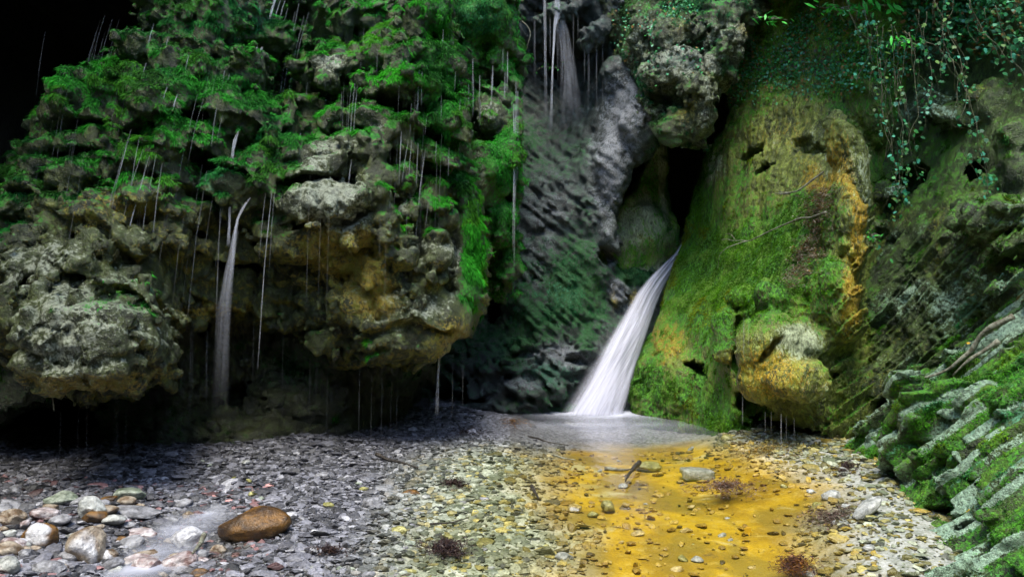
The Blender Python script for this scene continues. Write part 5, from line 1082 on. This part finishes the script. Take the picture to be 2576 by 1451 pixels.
# ------------------------------------------------------------------ ivy
LEAF = np.array([(0, -.5, 0), (.42, -.28, .05), (.30, .05, .02), (.48, .22, .06), (.18, .22, 0), (0, .62, .03), (-.18, .22, 0), (-.48, .22, .06), (-.30, .05, .02), (-.42, -.28, .05)])
def leaves(name, P, size, cols, seed, parent=None, face=(0, -.7, .5), shape=LEAF):
    rg = np.random.default_rng(seed); n = len(P); N = np.array(face) + rg.normal(size=(n, 3)) * .5; N /= np.linalg.norm(N, axis=1, keepdims=True)
    dn = np.array([0, 0, -1]) + rg.normal(size=(n, 3)) * .5; U_ = np.cross(dn, N); U_ /= np.linalg.norm(U_, axis=1, keepdims=True); W = np.cross(N, U_)
    s = size * rg.uniform(.5, 1.3, (n, 1, 1)); K = len(shape)
    V = P[:, None] + s * (shape[None, :, :1] * U_[:, None] - shape[None, :, 1:2] * W[:, None] * -1 + shape[None, :, 2:] * N[:, None])
    Fc = np.arange(n * K, dtype=np.int32).reshape(n, K)
    cc = np.array(cols)[rg.integers(len(cols), size=n)] * rg.uniform(.6, 1.35, (n, 1))
    return mesh_np(name, V.reshape(-1, 3), Fc, M_LEAF, parent, False, {'col': np.repeat(cc, K, 0)})
M_VINE = simple_mat('vine_bark', (0.035, 0.045, 0.02), (0.13, 0.13, 0.07), 30)
IVC = ((.06,.32,.12),(.08,.36,.16),(.05,.25,.07),(.14,.42,.26),(.06,.38,.07),(.04,.20,.05),(.30,.18,.06))
def carpet(name, S, n, reg, size, cols, seed, off=0.05):
    rg = np.random.default_rng(seed); vis = np.zeros(len(S.V), bool)
    pr = reg(S.px, S.py) * np.clip(0.55 + 1.1 * noise(S.V.astype(np.float32), 2.6, 4), 0, 1); vw = ((np.array([0, 0, H]) - S.V) * S.N).sum(1) > -.3; pr = pr * vw
    f = rg.choice(len(S.V), n, p=pr / pr.sum()); P = S.V[f] + S.N[f] * (off * rg.random((n, 1)) + .01) + rg.normal(size=(n, 3)) * .015
    o = leaves(name, P, size, cols, seed); o['kind'] = 'stuff'; return o
c1 = carpet('ivy', SG, 9000, lambda x, y: sstep(290 - 0.12 * (x - 1850), 200 - 0.12 * (x - 1850), y + 0 * x) * (x > 1840) * (y > -60), 0.032, IVC + ((.10,.11,.08),), 1)
tag(c1, 'carpet of small dark ivy leaves over the top of the mossy slope', 'ivy')
c2 = carpet('ivy', SH, 5500, lambda x, y: sstep(190, 40, y) * (x > 2150) * (y > -60) * (x < 2620), 0.045, IVC, 2, 0.12)
tag(c2, 'tangled ivy covering the top of the layered wall', 'ivy')
SF = Surf(rF)
c3 = carpet('ivy', SF, 1300, lambda x, y: sstep(230, 120, y) * (x > 1540) * (x < 1760) * (y > -40), 0.028, IVC, 3)
tag(c3, 'sparse ivy on the rock hanging over the cave', 'ivy')
strands = [ # path, depth, leaf size, label
 ([(2215,150),(2228,300),(2250,400),(2262,470),(2240,560)], 6.9, 'ivy strand ending in a bare curved tip over the wall', .9),
 ([(2260,170),(2262,300),(2272,380),(2268,470),(2262,530),(2248,588)], 6.8, 'longest bare ended ivy strand in the middle', .6),
 ([(2240,60),(2250,180),(2268,330),(2275,420),(2272,520)], 6.85, 'densely leaved ivy strand in the middle of the curtain', 1.8),
 ([(2200,60),(2210,160),(2218,250),(2222,330)], 7.0, 'short leafy ivy strand at the left of the curtain', 1.8),
 ([(2290,80),(2300,180),(2312,300),(2290,350),(2310,440),(2318,460)], 6.7, 'ivy strand kinked to the left at half height', 1.0),
 ([(2370,100),(2410,190),(2440,240),(2455,330),(2472,400),(2500,490)], 6.2, 'long ivy strand reaching the loose blocks on the right', 1.4),
 ([(2350,0),(2390,90),(2420,150),(2425,200),(2440,230)], 6.4, 'ivy strand passing left of the dark hollow', 1.2),
 ([(2440,0),(2460,60),(2500,110),(2540,160),(2560,200)], 6.0, 'bare tendril crossing the upper right corner', .5),
 ([(2500,20),(2530,90),(2550,150),(2572,220)], 5.9, 'leafy strand at the right picture edge', 1.3),
 ([(2420,160),(2425,240),(2420,300),(2440,318),(2462,305)], 6.1, 'tendril curling up at its end near the stone block', .3),
 ([(2320,30),(2330,140),(2345,220),(2330,270),(2318,300)], 6.6, 'strand with scattered leaves between the two main curtains', 1.1),
 ([(2455,380),(2480,440),(2490,500)], 6.15, 'short leafy strand above the two tilted blocks', 2.2),
 ([(2170,20),(2180,90),(2178,150),(2150,200)], 7.2, 'ivy strand draped on top of the orange streaked ridge', 1.6),
 ([(2180,570),(2195,590),(2215,620),(2235,655)], 6.9, 'lone bare sprig with two leaves on the ridge flank', .8),
 ([(2380,-20),(2372,60),(2378,140),(2366,200)], 6.5, 'leafy strand hanging straight at the top right', 1.7),
 ([(2120,-20),(2150,60),(2200,110),(2260,130)], 7.1, 'ivy strand arching sideways across the top', 1.3)]
for k, (pts, D, lab, dens) in enumerate(strands):
    e = empty('ivy_strand', tuple(at(pts[0][0], pts[0][1], D)))
    tag(e, lab, 'ivy strand', 'ivy strands hanging down the layered wall')
    W3 = [at(x, y, D + 0.05 * math.sin(i * 1.7)) for i, (x, y) in enumerate(pts)]
    base_ = np.array(e.location)
    tube('stem', [p - base_ for p in W3], 0.0036, M_VINE, e, 5, seed=k, jit=0.03)
    for z_ in range(2): tube('stem', [p - base_ + np.array([.08 * math.sin(k + z_ * 2 + i), .05, .0]) for i, p in enumerate(W3[:-1 - z_ % 2] if len(W3) > 3 else W3)], 0.0024, M_VINE, e, 4, seed=k + 7 + z_, jit=0.05)
    L = sum(np.linalg.norm(W3[i + 1] - W3[i]) for i in range(len(W3) - 1)); n = int(L * 30 * dens) + 2; A = np.array(W3)
    u = np.sort(rng.random(n)) * (len(A) - 1); P = np.stack([np.interp(u, range(len(A)), A[:, j]) for j in range(3)], 1) + rng.normal(size=(n, 3)) * .035 - base_
    leaves('foliage', P, 0.036, ((.03,.22,.09),(.03,.16,.06),(.06,.32,.2),(.03,.16,.04),(.10,.2,.04),(.02,.14,.04),(.05,.24,.06)), k, e)
SPR = np.array([(0, -.5, 0), (.16, -.1, .04), (.14, .25, .03), (0, .7, 0), (-.14, .25, .03), (-.16, -.1, .04)])
def sprig(x, y, D, w_, n, label, size=0.08):
    e = empty('leafy_sprig', tuple(at(x, y, D))); tag(e, label, 'sprig'); k = D / F
    P = []
    for i in range(5):
        a = rng.uniform(-.5, .5); p = [np.zeros(3), np.array([w_ * k * (i / 4 - .5) * .6, -.05, -.02 + .05 * rng.random()]), np.array([w_ * k * (i / 4 - .5), -.1, -.08 * rng.random()])]
        tube('stem', p, 0.004, M_BARK, e, 5, seed=i)
        for t in np.linspace(.3, 1, n): P.append(p[0] * (1 - t) + p[2] * t + rng.normal(size=3) * .03)
    leaves('foliage', np.array(P), size, ((.05,.42,.04),(.07,.5,.06),(.03,.3,.03)), int(x), e, (0, -.4, .9), SPR)
sprig(2110, 22, 7.8, 140, 7, 'bright green leafy sprig at the top above the ivy carpet', .11)
sprig(2200, 12, 7.6, 90, 6, 'bright green sprig right of the broadest one', .11)
sprig(1935, 48, 8.8, 80, 5, 'bright green sprig in front of the craggy hanging rock', .08)
sprig(2265, 105, 6.9, 80, 6, 'bright green sprig among the hanging ivy', .07)
sprig(2190, 590, 7.1, 30, 3, 'tiny green sprig on the flank of the orange streaked ridge', .05)
sprig(1385, 170, 10.8, 70, 3, 'small dull green sprig behind the upper waterfall', .04)
# fallen yellow leaves
for x, y, l in ((2440,745,'small'),(2425,870,'yellow'),(2415,1283,'orange yellow'),(1842,1160,'bright yellow'),(1876,1340,'pale yellow')):
    p = (SI(x, y) if x > 2300 and y > 800 else (SH(x, y) if x > 2300 else None))
    if p is None: p = gpt(x, y, .02)
    o = leaves('fallen_leaf', np.array([[0, 0, 0.0]]), .05, ((.7,.42,.02),), x, None, (0, -.5, .8)); o.location = np.array(p) + np.array([0, -.05, .03])
    tag(o, {2440:'small yellow leaf stuck high on the layered wall',2425:'yellow leaf lying on the upper tilted slab',2415:'orange yellow leaf in the dark gap between the slabs',1842:'bright yellow leaf on the right pool rim',1876:'pale yellow leaf floating in the golden pool'}[x], 'leaf')
